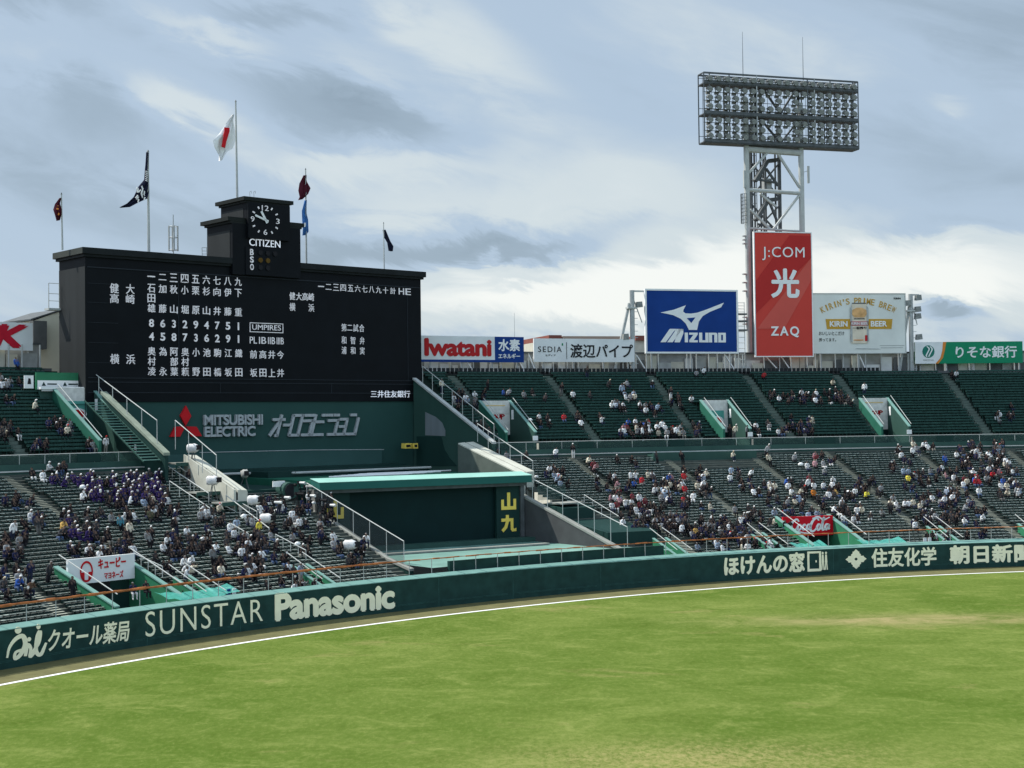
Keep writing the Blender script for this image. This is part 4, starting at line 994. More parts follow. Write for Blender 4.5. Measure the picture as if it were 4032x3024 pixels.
def st(r, fn, body, x0, y0, x1, y1, m, off=.0, shear=0, sp=1., nm='lettering'):
    mb = MB(); text_to(mb, body, lambda x, y, d: fn(x0+(x1-x0)*x, y0+(y1-y0)*y, d), off, shear, sp); return mb.build(nm, m, PANEL.get(r.name, r))
r, fn = sgn(268, 530, 2202, 2300, 2182, 2282, 8.0, 'white sign with red katakana lettering and red oval above the left entrance', SIGNW)
st(r, fn, 'キューピー', .44, .52, .86, .93, RED, .035); st(r, fn, 'マヨネーズ', .53, .10, .82, .38, RED, .02)
mb = MB(); n = 24     # red oval ring
vs = []
for i in range(n):
    t = 2*math.pi*i/n
    for k in (1., .80): vs += [fn(.265+.095*k*math.cos(t), .47+.42*k*math.sin(t), 0), fn(.265+.095*k*math.cos(t), .47+.42*k*math.sin(t), 1)]
fs = []
for i in range(n):
    a = 4*i; b = 4*((i+1) % n); fs += [[a+1, b+1, b+3, a+3], [a, a+1, b+1, b][::-1], [a+2, b+2, b+3, a+3][::-1]]
mb.add(vs, fs); mb.build('oval_ring', RED, r)
mb = MB()
for sx in (-1, 1): flat(mb, fn, [(.265+sx*.03, .1), (.265+sx*.07, .2), (.265+sx*.078, .45), (.265+sx*.03, .45)])
mb.build('oval_field', RED, r)
r, fn = sgn(3083, 3280, 2036, 2112, 2030, 2108, 8.0, 'red sign with flowing white script above the right entrance', mat('bright red sign', (.52, .008, .020), .4, .05, .5))
mb = MB(); WASP[0] = fn.w/fn.h
q = lambda L_, x0, y0, w, h: [[(x0+w*x, y0+h*y, k) for x, y, k in pl] for pl in L_]
CC = [(.95, .80, .8), (.75, 1., 1), (.35, .80, 1.3), (.08, .35, 1.5), (.15, .05, 1.3), (.45, .05, 1), (.75, .3, .7)]
oo = [(.75, .85, 1), (.35, .85, 1.1), (.1, .4, 1.3), (.3, .05, 1.1), (.7, .25, 1.1), (.85, .7, 1), (.7, .88, .8)]
cc = [(.85, .75, .9), (.5, .95, 1), (.15, .45, 1.3), (.3, .05, 1.1), (.8, .25, .7)]
aa = [(.8, .85, .9), (.35, .9, 1), (.1, .4, 1.3), (.3, .05, 1), (.7, .5, 1), (.85, .9, 1.2), (.75, .25, 1.2), (.95, .1, .8)]
ll = [(.2, .6, .7), (.6, 1.6, 1), (.75, 2.1, 1), (.55, 1.7, 1.2), (.35, .5, 1.3), (.5, .05, 1), (.9, .3, .7)]
strokes(mb, q([CC], .12, .25, .20, .62)+q([oo], .27, .30, .10, .32)+q([cc], .37, .31, .09, .30)+q([aa], .455, .31, .11, .30), fn, .034)
strokes(mb, q([CC], .52, .22, .20, .68)+q([oo], .66, .27, .10, .34)+q([ll], .73, .26, .12, .32)+q([aa], .82, .27, .11, .32), fn, .036)
strokes(mb, [[(.09, .16, .6), (.25, .24, 1), (.42, .16, .8), (.60, .10, .5)], [(.58, .88, .6), (.70, .96, 1), (.80, .80, 1), (.93, .92, .5)], [(.10, .22, .5), (.16, .40, .7), (.18, .6, .5)]], fn, .03)
mb.build('lettering', WHITE, r); WASP[0] = 1.

# ------------------------------------------------------------------ concourse behind the upper deck
UST = US0+UN*UT; UZT = UZ0+UN*UR
PANELS = [mat('concourse panel grey', (.30, .31, .30), .8, .2, 1.2), mat('concourse panel pale', (.55, .56, .54), .8, .15, 1.), mat('concourse panel dark', (.10, .105, .105), .8, .2, 1.), mat('concourse panel beige', (.46, .45, .38), .8, .15, 1.)]
for side, (a0, a1), lab in (('right', (-10.2, 29.2), 'grey concourse of mixed panels and posts behind the right upper deck'), ('left', (43.2, 63), 'grey concourse behind the left upper deck beside the cream building')):
    r = thing('concourse', lab, 'building', A(UST+4, (a0+a1)/2, UZT))
    arc_box(UST+4.2, UST+4.5, UZT-2, UZT+2.75, a0, a1, 50).build('back_wall', PANELS[0], r)
    arc_box(UST+4.0, UST+4.6, UZT+2.753, UZT+2.95, a0, a1, 50).build('roof_slab', STEELD, r)
    rp = random.Random(5 if side == 'right' else 6); a = a0+.2
    while a < a1-.5:
        w = rp.uniform(.5, 2.2)*.33; m = rp.choice(PANELS+[PANELS[1], PANELS[3]]); h = rp.uniform(1.2, 2.6)
        f = afr(a+w/2, UST+3.3); wx_ = math.radians(w)*(RW+UST+3.3)*.46
        y0 = rp.uniform(0, .7); MB().box((-wx_, y0, UZT), (wx_, y0+.1, UZT+h), f).build('panel', m, r)
        if rp.random() < .7: MB().tube(f(wx_+.1, -.2, UZT), f(wx_+.1, -.2, UZT+2.7), .08, 6).build('post', STEELL, r)
        if rp.random() < .16: MB().bar(f(-wx_, -.2, UZT+2.5), f(wx_+.3, -.2, UZT+.2), .22, .12).build('brace', WHITE, r)
        a += w+.02
    arc_box(UST+1.75, UST+1.85, UZT-.6, UZT+.35, a0, a1, 50).build('parapet', PANELS[2], r)
# last row of dark folding seats against the concourse
mb = MB()
for a0, a1 in ((8.2, 28.8), (45.2, 60)):
    a = a0
    while a < a1:
        f = afr(a, UST+.9); mb.box((-.21, .30, UZT+.15), (.21, .36, UZT+.82), f); mb.box((-.2, 0, UZT+.36), (.2, .3, UZT+.42), f); mb.box((-.04, .1, UZT-.05), (.04, .25, UZT+.36), f); a += math.degrees(.56/(RW+UST+1))
tag(mb.build('back_row_seats', SEATK), 'dark folding seats in the last row of the upper deck under the billboards', 'seats', kind='stuff')

# ------------------------------------------------------------------ billboards
SB = UST+2.6
def legs(r, fn, xs, zb=None):
    for x in xs: MB().tube(fn.fr(x*fn.w, .5, (zb or UZT)-.5), fn.fr(x*fn.w, .5, fn.zt-.1), .12, 8).build('support_post', STEEL, r)
r, fn = sgn(1655, 2062, 1320, 1411, 1328, 1422, SB, 'long white billboard with red Latin lettering and a blue end panel beside the scoreboard', SIGNW, 'billboard', 'billboard'); legs(r, fn, (.1, .4, .7, .95))
flat_ = lambda r, nm, m, pts: (lambda mb: (flat(mb, fn, pts), mb.build(nm, m, PANEL.get(r.name, r))))(MB())
MB().box((fn.w*.712, -.010, fn.zb-.28), (fn.w, -.003, fn.zt), fn.fr).build('blue_panel', BLUE, r)
MB().box((0, -.02, fn.zb-.28), (fn.w*.711, .2, fn.zb-.003), fn.fr).build('lower_strip', BLUE, r)
st(r, fn, 'Iwatani', .035, .14, .68, .90, mat('brick red lettering', (.42, .018, .022), .5), .07, 0, .95)
st(r, fn, '水素', .745, .38, .96, .90, WHITE, .03); st(r, fn, 'エネルギー', .745, .06, .96, .28, WHITE, .03)
r, fn = sgn(2102, 2497, 1331, 1424, 1337, 1427, SB, 'long white billboard with a dark vertical line and black katakana lettering', SIGNW, 'billboard', 'billboard'); legs(r, fn, (.1, .4, .7, .95))
st(r, fn, 'SEDIA', .04, .42, .27, .66, BLACKT, .0, 0, 1.25); st(r, fn, 'セディア', .11, .24, .21, .33, BLACKT); flat_(r, 'divider', BLACKT, [(.317, .12), (.321, .12), (.321, .85), (.317, .85)])
st(r, fn, '渡辺パイプ', .355, .18, .985, .78, BLACKT, .012); flat_(r, 'green_mark', GREENS, [(.272, .70), (.285, .70), (.285, .80), (.272, .80)])
r, fn = sgn(2545, 2898, 1142, 1382, 1150, 1388, SB, 'large blue billboard with a white running bird emblem and white lettering', BLUE, 'billboard', 'billboard'); frame(r, fn, .22, WHITE); legs(r, fn, (.06, .5, .94))
bird = [(.150, .640), (.30, .690), (.432, .765), (.405, .690), (.402, .660), (.425, .632), (.49, .628), (.56, .645), (.68, .708), (.86, .815), (.825, .735), (.70, .660), (.62, .590), (.575, .50), (.553, .36), (.462, .36), (.43, .46), (.375, .54), (.29, .60), (.20, .628)]
bird = [(x, y) for x, y in bird]
mb = MB(); flat(mb, fn, bird); mb.build('emblem', WHITE, r)
mb = MB(); fn2 = lambda x, y, d: fn(x, y, d)-nrm(fn(.5, .5, 0)-fn(.5, .5, 1))*.02*0+nrm(fn(.5, .5, 1)-fn(.5, .5, 0))*.04
flat(mb, fn2, [(.44, .553), (.535, .565), (.49, .475)]); mb.build('emblem_gap', BLUE, r)
mb = MB()      # slanted M of two bars, then block letters
for a in (.0, .075):
    flat(mb, fn, [(.145+a, .155), (.205+a, .155), (.30+a, .345), (.325+a, .345), (.325+a, .375), (.25+a, .375)])
flat(mb, fn, [(.30, .155), (.36, .155), (.40, .30), (.40, .375), (.345, .375)])
for pts in ([(.415, .155), (.450, .155), (.450, .315), (.415, .315)], [(.465, .155), (.56, .155), (.56, .19), (.515, .19), (.56, .285), (.56, .315), (.465, .315), (.465, .28), (.512, .28), (.465, .19)],
            [(.575, .155), (.68, .155), (.68, .315), (.645, .315), (.645, .19), (.61, .19), (.61, .315), (.575, .315)], [(.685, .155), (.72, .155), (.72, .28), (.745, .28), (.745, .155), (.78, .155), (.78, .30), (.765, .315), (.685, .315)]): flat(mb, fn, pts)
for a, b in (((.79, .155), (.875, .19)), ((.79, .28), (.875, .315)), ((.79, .19), (.822, .28)), ((.843, .19), (.875, .28))): flat(mb, fn, [a, (b[0], a[1]), b, (a[0], b[1])])
mb.build('lettering', WHITE, r)
r, fn = sgn(2970, 3192, 914, 1400, 920, 1403, SB-.5, 'tall red banner board with white characters on the front of the light tower', REDS, 'billboard', 'billboard'); frame(r, fn, .13, WHITE); JF = fn
flat_(r, 'diagonal_band', REDS2, [(0, .34), (1, .80), (1, .98), (.62, .98), (0, .60)]); fnx = fn
fn = lift(fnx, .25); flat_(r, 'diagonal_band', REDS3, [(.02, .22), (1, .80), (1, .62), (.5, .22)]); fn = fnx
fo = lift(fnx, 1.5)
st(r, fo, 'J:COM', .13, .775, .88, .885, WHITE, .0, 0, 1.1); st(r, fo, '光', .27, .47, .78, .71, WHITE, .035)
st(r, fo, 'ZAQ', .26, .15, .76, .24, WHITE, .03, 0, 1.3)
r, fn = sgn(3196, 3562, 1157, 1388, 1158, 1391, SB, 'large grey white billboard with arched gold lettering and a picture of a can', BEERW, 'billboard', 'billboard'); legs(r, fn, (.1, .5, .94)); frame(r, fn, .1, STEELL)
GOLDT = mat('gold print', (.50, .29, .045), .5); mb = MB()
txt = "KIRIN'S PRIME BREW"
for i, ch in enumerate(txt):
    if ch == ' ': continue
    t = (i+.5)/len(txt)*2-1; cx = .495+.405*t; cy = .885-.17*t*t; sl_ = math.atan(-.34*t*fn.h/(.405*fn.w)*1.0); w, h = .0195, .052
    if ch == 'I': w = .007
    if ch == "'": w, h, cy = .006, .02, cy+.03
    c, s_ = math.cos(sl_), math.sin(sl_)
    text_to(mb, ch, lambda x, y, d: fn(cx+((x-.5)*2*w*c*fn.w-(y-.5)*2*h*s_*fn.h)/fn.w, cy+((x-.5)*2*w*s_*fn.w+(y-.5)*2*h*c*fn.h)/fn.h, d), .006)
mb.build('lettering', GOLDT, r)
flat_(r, 'gold_ribbon', GOLDT, [(.155, .405), (.85, .405), (.862, .575), (.143, .575)])
fo = lift(fn, 1.3)
st(r, fo, 'KIRIN', .185, .445, .375, .54, WHITE, .05); st(r, fo, 'BEER', .625, .445, .80, .54, WHITE, .05)
def can(pts, nm, m, lift):
    mb = MB(); flat(mb, (lambda x, y, d: fn(x, y, d+lift)), pts); mb.build(nm, m, PANEL[r.name])
can([(.42, .16), (.585, .16), (.60, .20), (.60, .76), (.575, .83), (.43, .83), (.405, .76), (.405, .20)], 'can_picture', mat('can print', (.64, .57, .46), .5, .2, .9), 2.0)
can([(.425, .83), (.58, .83), (.575, .85), (.43, .85)], 'can_picture', STEELD, 2.0)
can([(.405, .20), (.425, .17), (.425, .80), (.405, .76)], 'can_shade', STEEL, 3.2); can([(.58, .17), (.60, .20), (.60, .76), (.58, .80)], 'can_shade', STEEL, 3.2)
can([(.45, .60), (.555, .60), (.585, .66), (.575, .73), (.53, .765), (.475, .765), (.43, .73), (.42, .66)], 'can_crest', mat('pale crest print', (.62, .36, .16), .5, .3, 1.5), 3.2); can([(.44, .57), (.565, .57), (.555, .585), (.45, .585)], 'can_crest', CAMB, 3.2)
can([(.405, .46), (.60, .46), (.60, .535), (.405, .535)], 'can_band', mat('can red band', (.45, .15, .16), .5), 3.2)
st(r, lambda x, y, d: fn(x, y, d+4.4), 'KIRIN BEER', .415, .475, .59, .52, WHITE, .02); st(r, lambda x, y, d: fn(x, y, d+3.2), '一番搾り', .43, .40, .575, .445, BLACKT, .03)
can([(.56, .20), (.59, .20), (.59, .30), (.56, .30)], 'can_seal', RED, 3.2); can([(.44, .21), (.54, .21), (.54, .225), (.44, .225)], 'can_line', ORS, 3.2)
st(r, fn, 'おいしいとこだけ', .07, .30, .34, .365, BLACKT); st(r, fn, '搾ってます。', .07, .195, .25, .255, BLACKT); st(r, fn, 'KIRIN', .88, .91, .955, .94, BLACKT, .02)
flat_(r, 'small_print', STEEL, [(.72, .120), (.985, .120), (.985, .128), (.72, .128)]); flat_(r, 'small_print', STEEL, [(.73, .082), (.97, .082), (.97, .09), (.73, .09)]); flat_(r, 'blue_dash', STEEL, [(.45, .065), (.73, .060), (.70, .072), (.47, .08)])
r, fn = sgn(3602, 4026, 1346, 1431, 1345, 1430, SB, 'long green and white bank billboard with round emblem at the far right', GREENS, 'billboard', 'billboard'); legs(r, fn, (.02, .3, .55, .98))
flat_(r, 'orange_curve', ORS, [(.0, .0), (.215, .0), (.255, .25), (.275, .6), (.29, 1), (.0, 1)])
fo = lift(fn, 1.2); fk = fn; fn = fo; flat_(r, 'white_field', SIGNW, [(.0, .0), (.185, .0), (.23, .25), (.25, .6), (.258, 1), (.0, 1)]); fn = fk
GR2 = mat('emblem green', (.02, .17, .13), .5)
mb = MB(); fo2 = lift(fn, 2.5); disc(mb, fo2, .122, .56, .056, .29, 20); mb.build('emblem', GR2, r)
mb = MB(); fo3 = lift(fn, 3.8); WASP[0] = fn.w/fn.h
strokes(mb, [[(.108, .80, 1), (.128, .68, 1), (.112, .50, 1), (.100, .38, 1), (.106, .32, 1)], [(.138, .80, 1), (.155, .66, 1), (.135, .45, 1), (.122, .32, 1)]], fo3, .011); WASP[0] = 1.
mb.build('emblem_mark', WHITE, r); st(r, fo2, 'RESONA', .075, .14, .17, .20, STEEL)
st(r, fn, 'りそな銀行', .375, .24, .945, .80, WHITE, .02)
r, fn = sgn(-220, 129, 1268, 1378, 1263, 1375, SB+.6, 'white billboard with slanted red capitals left of the scoreboard, cut by the frame', SIGNW, 'billboard', 'billboard'); legs(r, fn, (.6, .97))
st(r, fn, 'YKK', -.02, .08, .945, .93, mat('crimson lettering', (.50, .015, .035), .5), .10, .30, .9)

# ------------------------------------------------------------------ light masts beside the billboards
def mast(lab, px, ytop, s, lean, lamps):
    a, zt = on_s(px, ytop, s); f = afr(a, s); r = thing('light_mast', lab, 'mast', A(s, a, UZT), 'light masts beside the billboards')
    z0 = UZT+.2
    MB().tube(f(0, 0, z0), f(0, 0, zt), .30, 8).build('post', STEEL, r)
    MB().bar(f(lean, .5, z0), f(lean*.12, .2, zt-1.6), .42, .3).build('raking_leg', STEEL, r)
    MB().box((-.7, -.4, zt-2.3), (.5, .5, zt-2.1), f).build('bracket', STEELL, r)
    MB().bar(f(0, 0, zt-.1), f(-lean*.75, .0, zt-.1), .16, .2).build('top_arm', STEELL, r)
    MB().bar(f(0, 0, zt-.6), f(-lean*.55, .0, zt-4), .1, .1).build('stay', STEEL, r)
    mb = MB()
    for k in range(10): mb.bar(f(.12, -.25, z0+.5+k*.8), f(.62, -.25, z0+.5+k*.8), .06, .06)
    mb.build('rung', STEEL, r)
    for x, z in lamps: MB().hexa([f(x-.45, -.5, zt+z), f(x+.35, -.5, zt+z+.1), f(x+.35, .2, zt+z+.2), f(x-.45, .2, zt+z+.1), f(x-.35, -.4, zt+z+.75), f(x+.3, -.4, zt+z+.8), f(x+.3, .2, zt+z+.8), f(x-.35, .2, zt+z+.75)]).build('floodlight', LAMPH, r)
    return r
mast('grey tripod light mast left of the large blue billboard', 2488, 1143, SB+.4, -2.4, ((-1.0, -6.2), (.9, -2.2)))
mast('grey light mast with several lamps right of the beer billboard', 3585, 1158, SB+.4, -1.5, ((1.0, -.9), (.9, -2.4), (.9, -3.3), (1.0, -6.), (-.4, -1.6)))

# ------------------------------------------------------------------ main floodlight tower
TS = SB+2.4
ta, _ = on_s(3055, 1455, TS); TYAW = math.radians(17.)
TP = A(TS, ta, UZT)
def tf(x, y, z):    # tower frame: x right, y away, z above sea
    c, s = math.cos(TYAW), math.sin(TYAW); return np.array([TP[0]+x*c-y*s, TP[1]+x*s+y*c, z])
def tx(px, py, y=0.):   # tower x, z of a photographed point on the plane y
    d = ray(px, py); c, s = math.cos(TYAW), math.sin(TYAW); n_ = np.array([-s, c]); k = (y-(CO[:2]-TP[:2])@n_)/(d[:2]@n_); P = CO+k*d
    return (P[:2]-TP[:2])@np.array([c, s]), P[2]
tw = thing('floodlight_tower', 'tall steel floodlight tower with a wide bank of lamps behind the red banner', 'light tower', TP)
xl, xr = tx(2945, 1000)[0], tx(3160, 1000)[0]; zhb = tx(3060, 582)[1]; zht = tx(3060, 300)[1]
for x, y in ((xl, 0), (xr, 0)): MB().tube(tf(x, y, UZT-1), tf(x, y, zhb+6), .36, 12).build('leg', STEELL, tw)
for x, y in ((xl+3.3, 5.5), (xr-.3, 5.5)): MB().tube(tf(x, y, UZT-1), tf(x, y, zhb+4), .26, 8).build('leg', STEELD, tw)
for x in (xl+2.6, xl+3.5, xl+4.2, xr-2.2): MB().tube(tf(x, 3., UZT), tf(x, 3., zhb+2), .13, 6).build('riser_pipe', STEELD, tw)
for x in (xl, xr): MB().box((x-.95, -1.0, UZT-.5), (x+.95, 1.0, UZT+1.9), tf).build('footing', PANELS[1], tw)
zb1 = tx(3060, 752)[1]; zb2 = tx(3060, 902)[1]
for z, rr in ((zb1, .26), (zhb-.35, .42), (zb2, .14)): MB().tube(tf(xl, 0, z), tf(xr, 0, z-.2), rr, 8).build('cross_beam', STEELL, tw)
xm = (xl+xr)/2
for p, q_, m, d in (((xl+.3, zb1+2.2), (xm-.7, zhb-.5), STEELL, 0), ((xr-.3, zb1+.6), (xm+.4, zhb-.5), STEELL, 0), ((xl+2, zb1-.4), (xm+.3, zb2+3), STEELL, .3), ((xr-.2, zb1-.3), (xm-.2, zb2), STEELL, 0), ((xl+.5, zb1-2.5), (xm-.6, zb2), STEELL, 0.2),
                   ((xm+.4, zhb-2.2), (xr-1.8, zb1+1.2), STEELD, 3), ((xm-1.3, zb1+2.), (xr-2.3, zhb-4), STEELD, 3), ((xm-1.0, zb2+1), (xr-2.2, zb1-4.4), STEELD, 3), ((xm, zb1-.5), (xr-2.4, zb1-4), STEELD, 2)):
    MB().bar(tf(p[0], d, p[1]), tf(q_[0], d, q_[1]), .30, .26).build('brace', m, tw)
for k in range(14):
    z = zb2+.6+k*1.05; MB().bar(tf(xl+2.2, 3.2, z), tf(xl+3.0, 3.2, z), .05, .06).build('ladder_rung', STEEL, tw)
MB().tube(tf(xl+2.2, 3.2, zb2), tf(xl+2.2, 3.2, zhb), .06, 5).tube(tf(xl+3., 3.2, zb2), tf(xl+3., 3.2, zhb), .06, 5).tube(tf(xm+.5, 4., zb2-5), tf(xm+.5, 4., zhb), .14, 6).build('ladder_stile', STEELD, tw)
for p, q_ in (((xl+3.3, zb2), (xr-.4, zb1-1)), ((xl+3.3, zb1), (xr-.4, zhb-1)), ((xr-.4, zb1), (xl+3.3, zhb-1)), ((xr-.4, zb2), (xl+3.3, zb1-1))): MB().bar(tf(p[0], 5.4, p[1]), tf(q_[0], 5.4, q_[1]), .2, .2).build('brace', STEELD, tw)
MB().box((xm+.3, 3.4, zb1+.5), (xm+1.4, 4.2, zb1+2.2), tf).build('cable_box', STEEL, tw)
for z0 in (zb1+1.6, zb2+1.4):     # dark stair flights
    MB().bar(tf(xm-1.5, 2.5, z0), tf(xm+.3, 2.5, z0+2.7), .9, .45).bar(tf(xm+.3, 2.5, z0+2.7), tf(xm+1.7, 2.5, z0+2.9), .9, .45).build('stair_flight', STEELD, tw)
mb = MB()       # caged ladder on the left leg
zl0, zl1 = tx(2930, 880)[1], tx(2930, 765)[1]
for k in range(9):
    z = zl0+(zl1-zl0)*k/8; 
    for j in range(6): t0, t1 = math.pi*(.5+j/6), math.pi*(.5+(j+1)/6); mb.bar(tf(xl-.4+.55*math.cos(t0), -.2+.5*math.sin(t0), z), tf(xl-.4+.55*math.cos(t1), -.2+.5*math.sin(t1), z), .05, .05)
for j in range(7): t0 = math.pi*(.5+j/6); mb.bar(tf(xl-.4+.55*math.cos(t0), -.2+.5*math.sin(t0), zl0), tf(xl-.4+.55*math.cos(t0), -.2+.5*math.sin(t0), zl1), .05, .05)
mb.build('ladder_cage', STEELD, tw)
for px, y0, y1, xo in ((2928, 672, 740, -.55), (3180, 655, 722, .9)): MB().box((tx(px, y0)[0]-.12, -.3, tx(px, y1)[1]), (tx(px, y0)[0]+.12, -.05, tx(px, y0)[1]), tf).bar(tf(tx(px, y0)[0], -.2, tx(px, y0)[1]-.6), tf(xl if xo < 0 else xr, -.2, tx(px, y0)[1]-.9), .08, .08).build('antenna', STEELL, tw)
mb = MB()
for y0, y1 in ((1080, 1180), (1250, 1290), (930, 975)):
    for k in range(3): x, z = tx(2922, y0+(y1-y0)*k/3); mb.box((x+.1, -.2, z-.06), (x+.6, .2, z+.1), tf)
mb.build('bracket', STEEL, tw)
# lamp bank
hx0, hx1 = tx(2762, 440)[0], tx(3366, 440)[0]; ZR = [tx(2762, y)[1] for y in (291, 332, 452, 562)]
hd = 1.5
def hbox(nm, m, x0, x1, y0, y1, z0, z1): MB().box((x0, y0, z0), (x1, y1, z1), tf).build(nm, m, tw)
for i, z in enumerate(ZR):
    t = (.34, .42, .5, .5)[i]
    if i: hbox('catwalk', STEELD, hx0, hx1, -.9, .9, z-.12, z+.10); mb = MB().bar(tf(hx0, -.95, z+.2), tf(hx1, -.95, z+.2), .1, .42); mb.build('front_beam', STEELD, tw)
    else:
        for y in (-.8, .8): MB().bar(tf(hx0, y, z), tf(hx1, y, z), .16, .22).build('top_beam', STEELD, tw)
        MB().bar(tf(hx0, -.8, z-.75), tf(hx1, -.8, z-.75), .09, .10).build('top_beam', STEEL, tw)
for fx in (0, .035, .16, .335, .665, .71, .815, .965, 1):
    x = hx0+(hx1-hx0)*fx
    for y in (-.85, .85):
        MB().bar(tf(x, y, ZR[3]), tf(x, y, ZR[0]), .16 if fx in (.335, .665) else .10, .14, up=(1, 0, 0)).build('upright', STEEL if fx in (.335, .71) else STEELD, tw)
for i in range(4):
    for x in (hx0, hx1): MB().bar(tf(x, -.85, ZR[i]), tf(x, .85, ZR[i]), .12, .14).build('end_beam', STEELD, tw)
for p, q_ in (((.42, ZR[1]), (.56, ZR[2])), ((.62, ZR[1]), (.50, ZR[2])), ((.40, ZR[2]), (.55, ZR[3])), ((.64, ZR[2]), (.50, ZR[3])), ((.36, ZR[1]-2), (.42, ZR[2]))):
    MB().bar(tf(hx0+(hx1-hx0)*p[0], .9, p[1]), tf(hx0+(hx1-hx0)*q_[0], .9, q_[1]), .3, .2).build('brace', STEELD, tw)
for fx in (.36, .395, .64): MB().tube(tf(hx0+(hx1-hx0)*fx, .7, ZR[3]), tf(hx0+(hx1-hx0)*fx, .7, ZR[1]), .2, 6).build('riser_pipe', STEELD, tw)
rows = [ZR[1]+.72, ZR[1]-.66, ZR[1]-1.75, ZR[1]-2.85, ZR[2]-.66, ZR[2]-1.7, ZR[2]-2.72]
lampc = []
for ri, z in enumerate(rows):
    for k in range(18):
        x = hx0+(hx1-hx0)*(k+.62)/18.2
        if 6 < k < 13 and ri in (2, 5) and k % 2: continue
        lampc.append((x, z))
def lamp_geo():
    mb = MB(); n = 10
    ring = lambda y, r, z: [(r*1.05*math.cos(2*math.pi*i/n), y, z+r*math.sin(2*math.pi*i/n)) for i in range(n)]
    vs = ring(-.48, .35, -.14)+ring(-.15, .34, 0)+ring(.30, .22, .12); fs = []
    for a in (0, n): fs += [[a+i, a+(i+1) % n, a+n+(i+1) % n, a+n+i] for i in range(n)]
    fs += [list(range(2*n, 3*n))]
    mb.add(vs, fs, 0); mb.add(ring(-.485, .335, -.14), [list(range(n))], 1); mb.box((-.46, -.1, -.08), (-.41, .05, .08)); mb.box((.41, -.1, -.08), (.46, .05, .08)); mb.box((-.36, -.05, -.42), (.36, .05, -.36)); mb.box((-.26, .2, -.62), (.26, .55, -.30)); mb.box((-.36, -.05, -.40), (-.32, .05, .02)); mb.box((.32, -.05, -.40), (.36, .05, .02)); return mb
lg = lamp_geo(); LVt = np.concatenate(lg.v)
def lampm(cs): 
    mb = MB()
    for x, z in cs: mb.add([tf(x+v[0], v[1]-.75, z+v[2]) for v in LVt], lg.f); mb.m[-len(lg.f):] = lg.m
    return mb
first = None
for x, z in lampc[:100]:
    if first is None:
        first = lampm([(x, z)]).build('floodlight', [LAMPH, LAMPG], tw); f0 = tf(x, 0, z)
    else:
        o = first.copy(); COL.objects.link(o); o.parent = tw; o.location = tf(x, 0, z)-f0
o = lampm(lampc[100:]).build('floodlights', [LAMPH, LAMPG], tw); o['kind'] = 'stuff'
mb = MB()
for z in rows: mb.bar(tf(hx0, -.6, z-.40), tf(hx1, -.6, z-.40), .07, .07)
for z in ZR[1:]: mb.bar(tf(hx0, -1.0, z+.65), tf(hx1, -1.0, z+.65), .05, .05); mb.bar(tf(hx0, .95, z+1.0), tf(hx1, .95, z+1.0), .06, .06)
for k in range(1, 36):
    x = hx0+(hx1-hx0)*k/36; mb.bar(tf(x, .92, ZR[3]), tf(x, .92, ZR[0]), .05, .05, up=(1, 0, 0))
mb.build('lamp_rail', STEELD, tw)
for px, y in ((2923, 125), (3160, 146)): x, z = tx(px, y); MB().tube(tf(x, 0, ZR[0]), tf(x, 0, z), .05, 5, 0, .02).build('lightning_rod', STEELD, tw)
# access deck between blue billboard and tower
r = thing('access_ladder', 'pale railed access platform between the blue billboard and the tower leg', 'ladder', tf(xl-1.3, 0, UZT))
for px in (2905, 2930): a_, z_ = on_s(px, 1190, SB+.5); MB().tube(A(SB+.5, a_, UZT), A(SB+.5, a_, z_), .05, 5).build('stile', STEELL, r)
mb = MB(); a_, _ = on_s(2905, 1190, SB+.5); b_, _ = on_s(2930, 1190, SB+.5)
for y in list(range(1192, 1240, 12))+list(range(1240, 1420, 22)): z_ = on_s(2905, y, SB+.5)[1]; mb.tube(A(SB+.5, a_, z_), A(SB+.5, b_, z_), .035, 4)
mb.build('rung', STEELL, r)
for y in (1237, 1265, 1300): z_ = on_s(2905, y, SB+.5)[1]; MB().box((-.7, -.3, z_-.1), (.7, .5, z_+.1), afr((a_+b_)/2, SB+.5)).build('platform', STEELD, r)

# ------------------------------------------------------------------ town behind
f = afr(44.2, UST+6.)
r = thing('cream_building', 'cream rendered building with sloping roof line behind the scoreboard end', 'building', A(UST+6, 44.2, UZT))
P = [on_s(x, y, UST+7) for x, y in ((136, 1262), (245, 1222), (245, 1520), (136, 1520))]
MB().poly([A(UST+7, a, z) for a, z in P], A(UST+14, 44, 0)-A(UST+7, 44, 0)).build('wall', CREAMW, r)
MB().poly([A(UST+6.9, P[0][0]+.15, P[0][1]), A(UST+6.9, P[1][0], P[1][1]), A(UST+6.9, P[1][0], P[1][1]+.15), A(UST+6.9, P[0][0]+.15, P[0][1]+.15)], A(UST+14, 44, 0)-A(UST+7, 44, 0)).build('roof_edge', STEELD, r)
P = [on_s(x, y, UST+6) for x, y in ((131, 1262), (185, 1264), (185, 1375), (131, 1375))]
MB().poly([A(UST+6, a, z) for a, z in P], A(UST+6.8, 44, 0)-A(UST+6, 44, 0)).build('window_bay', PANELS[2], r)
for (x0, x1, y0, lab, m) in ((2158, 2208, 1320, 'small red brown rooftop block above the white billboards', BROWN), (2212, 2450, 1324, 'long flat brown rooftop showing above the white billboard', mat('distant tan roof', (.33, .25, .20), .9, .2, .2)), (2500, 2540, 1322, 'brown rooftop between the light mast and the blue billboard', BROWN)):
    s = UST+60; a0, zt = on_s(x0, y0, s); a1, _ = on_s(x1, y0, s)
    r = thing('distant_building', lab, 'building', A(s, (a0+a1)/2, 0))
    arc_box(s, s+14, 0, zt-.8, a1, a0, 4).build('wall', PANELS[3], r); arc_box(s-.5, s+14.5, zt-.797, zt, a1, a0, 4).build('roof', m, r)
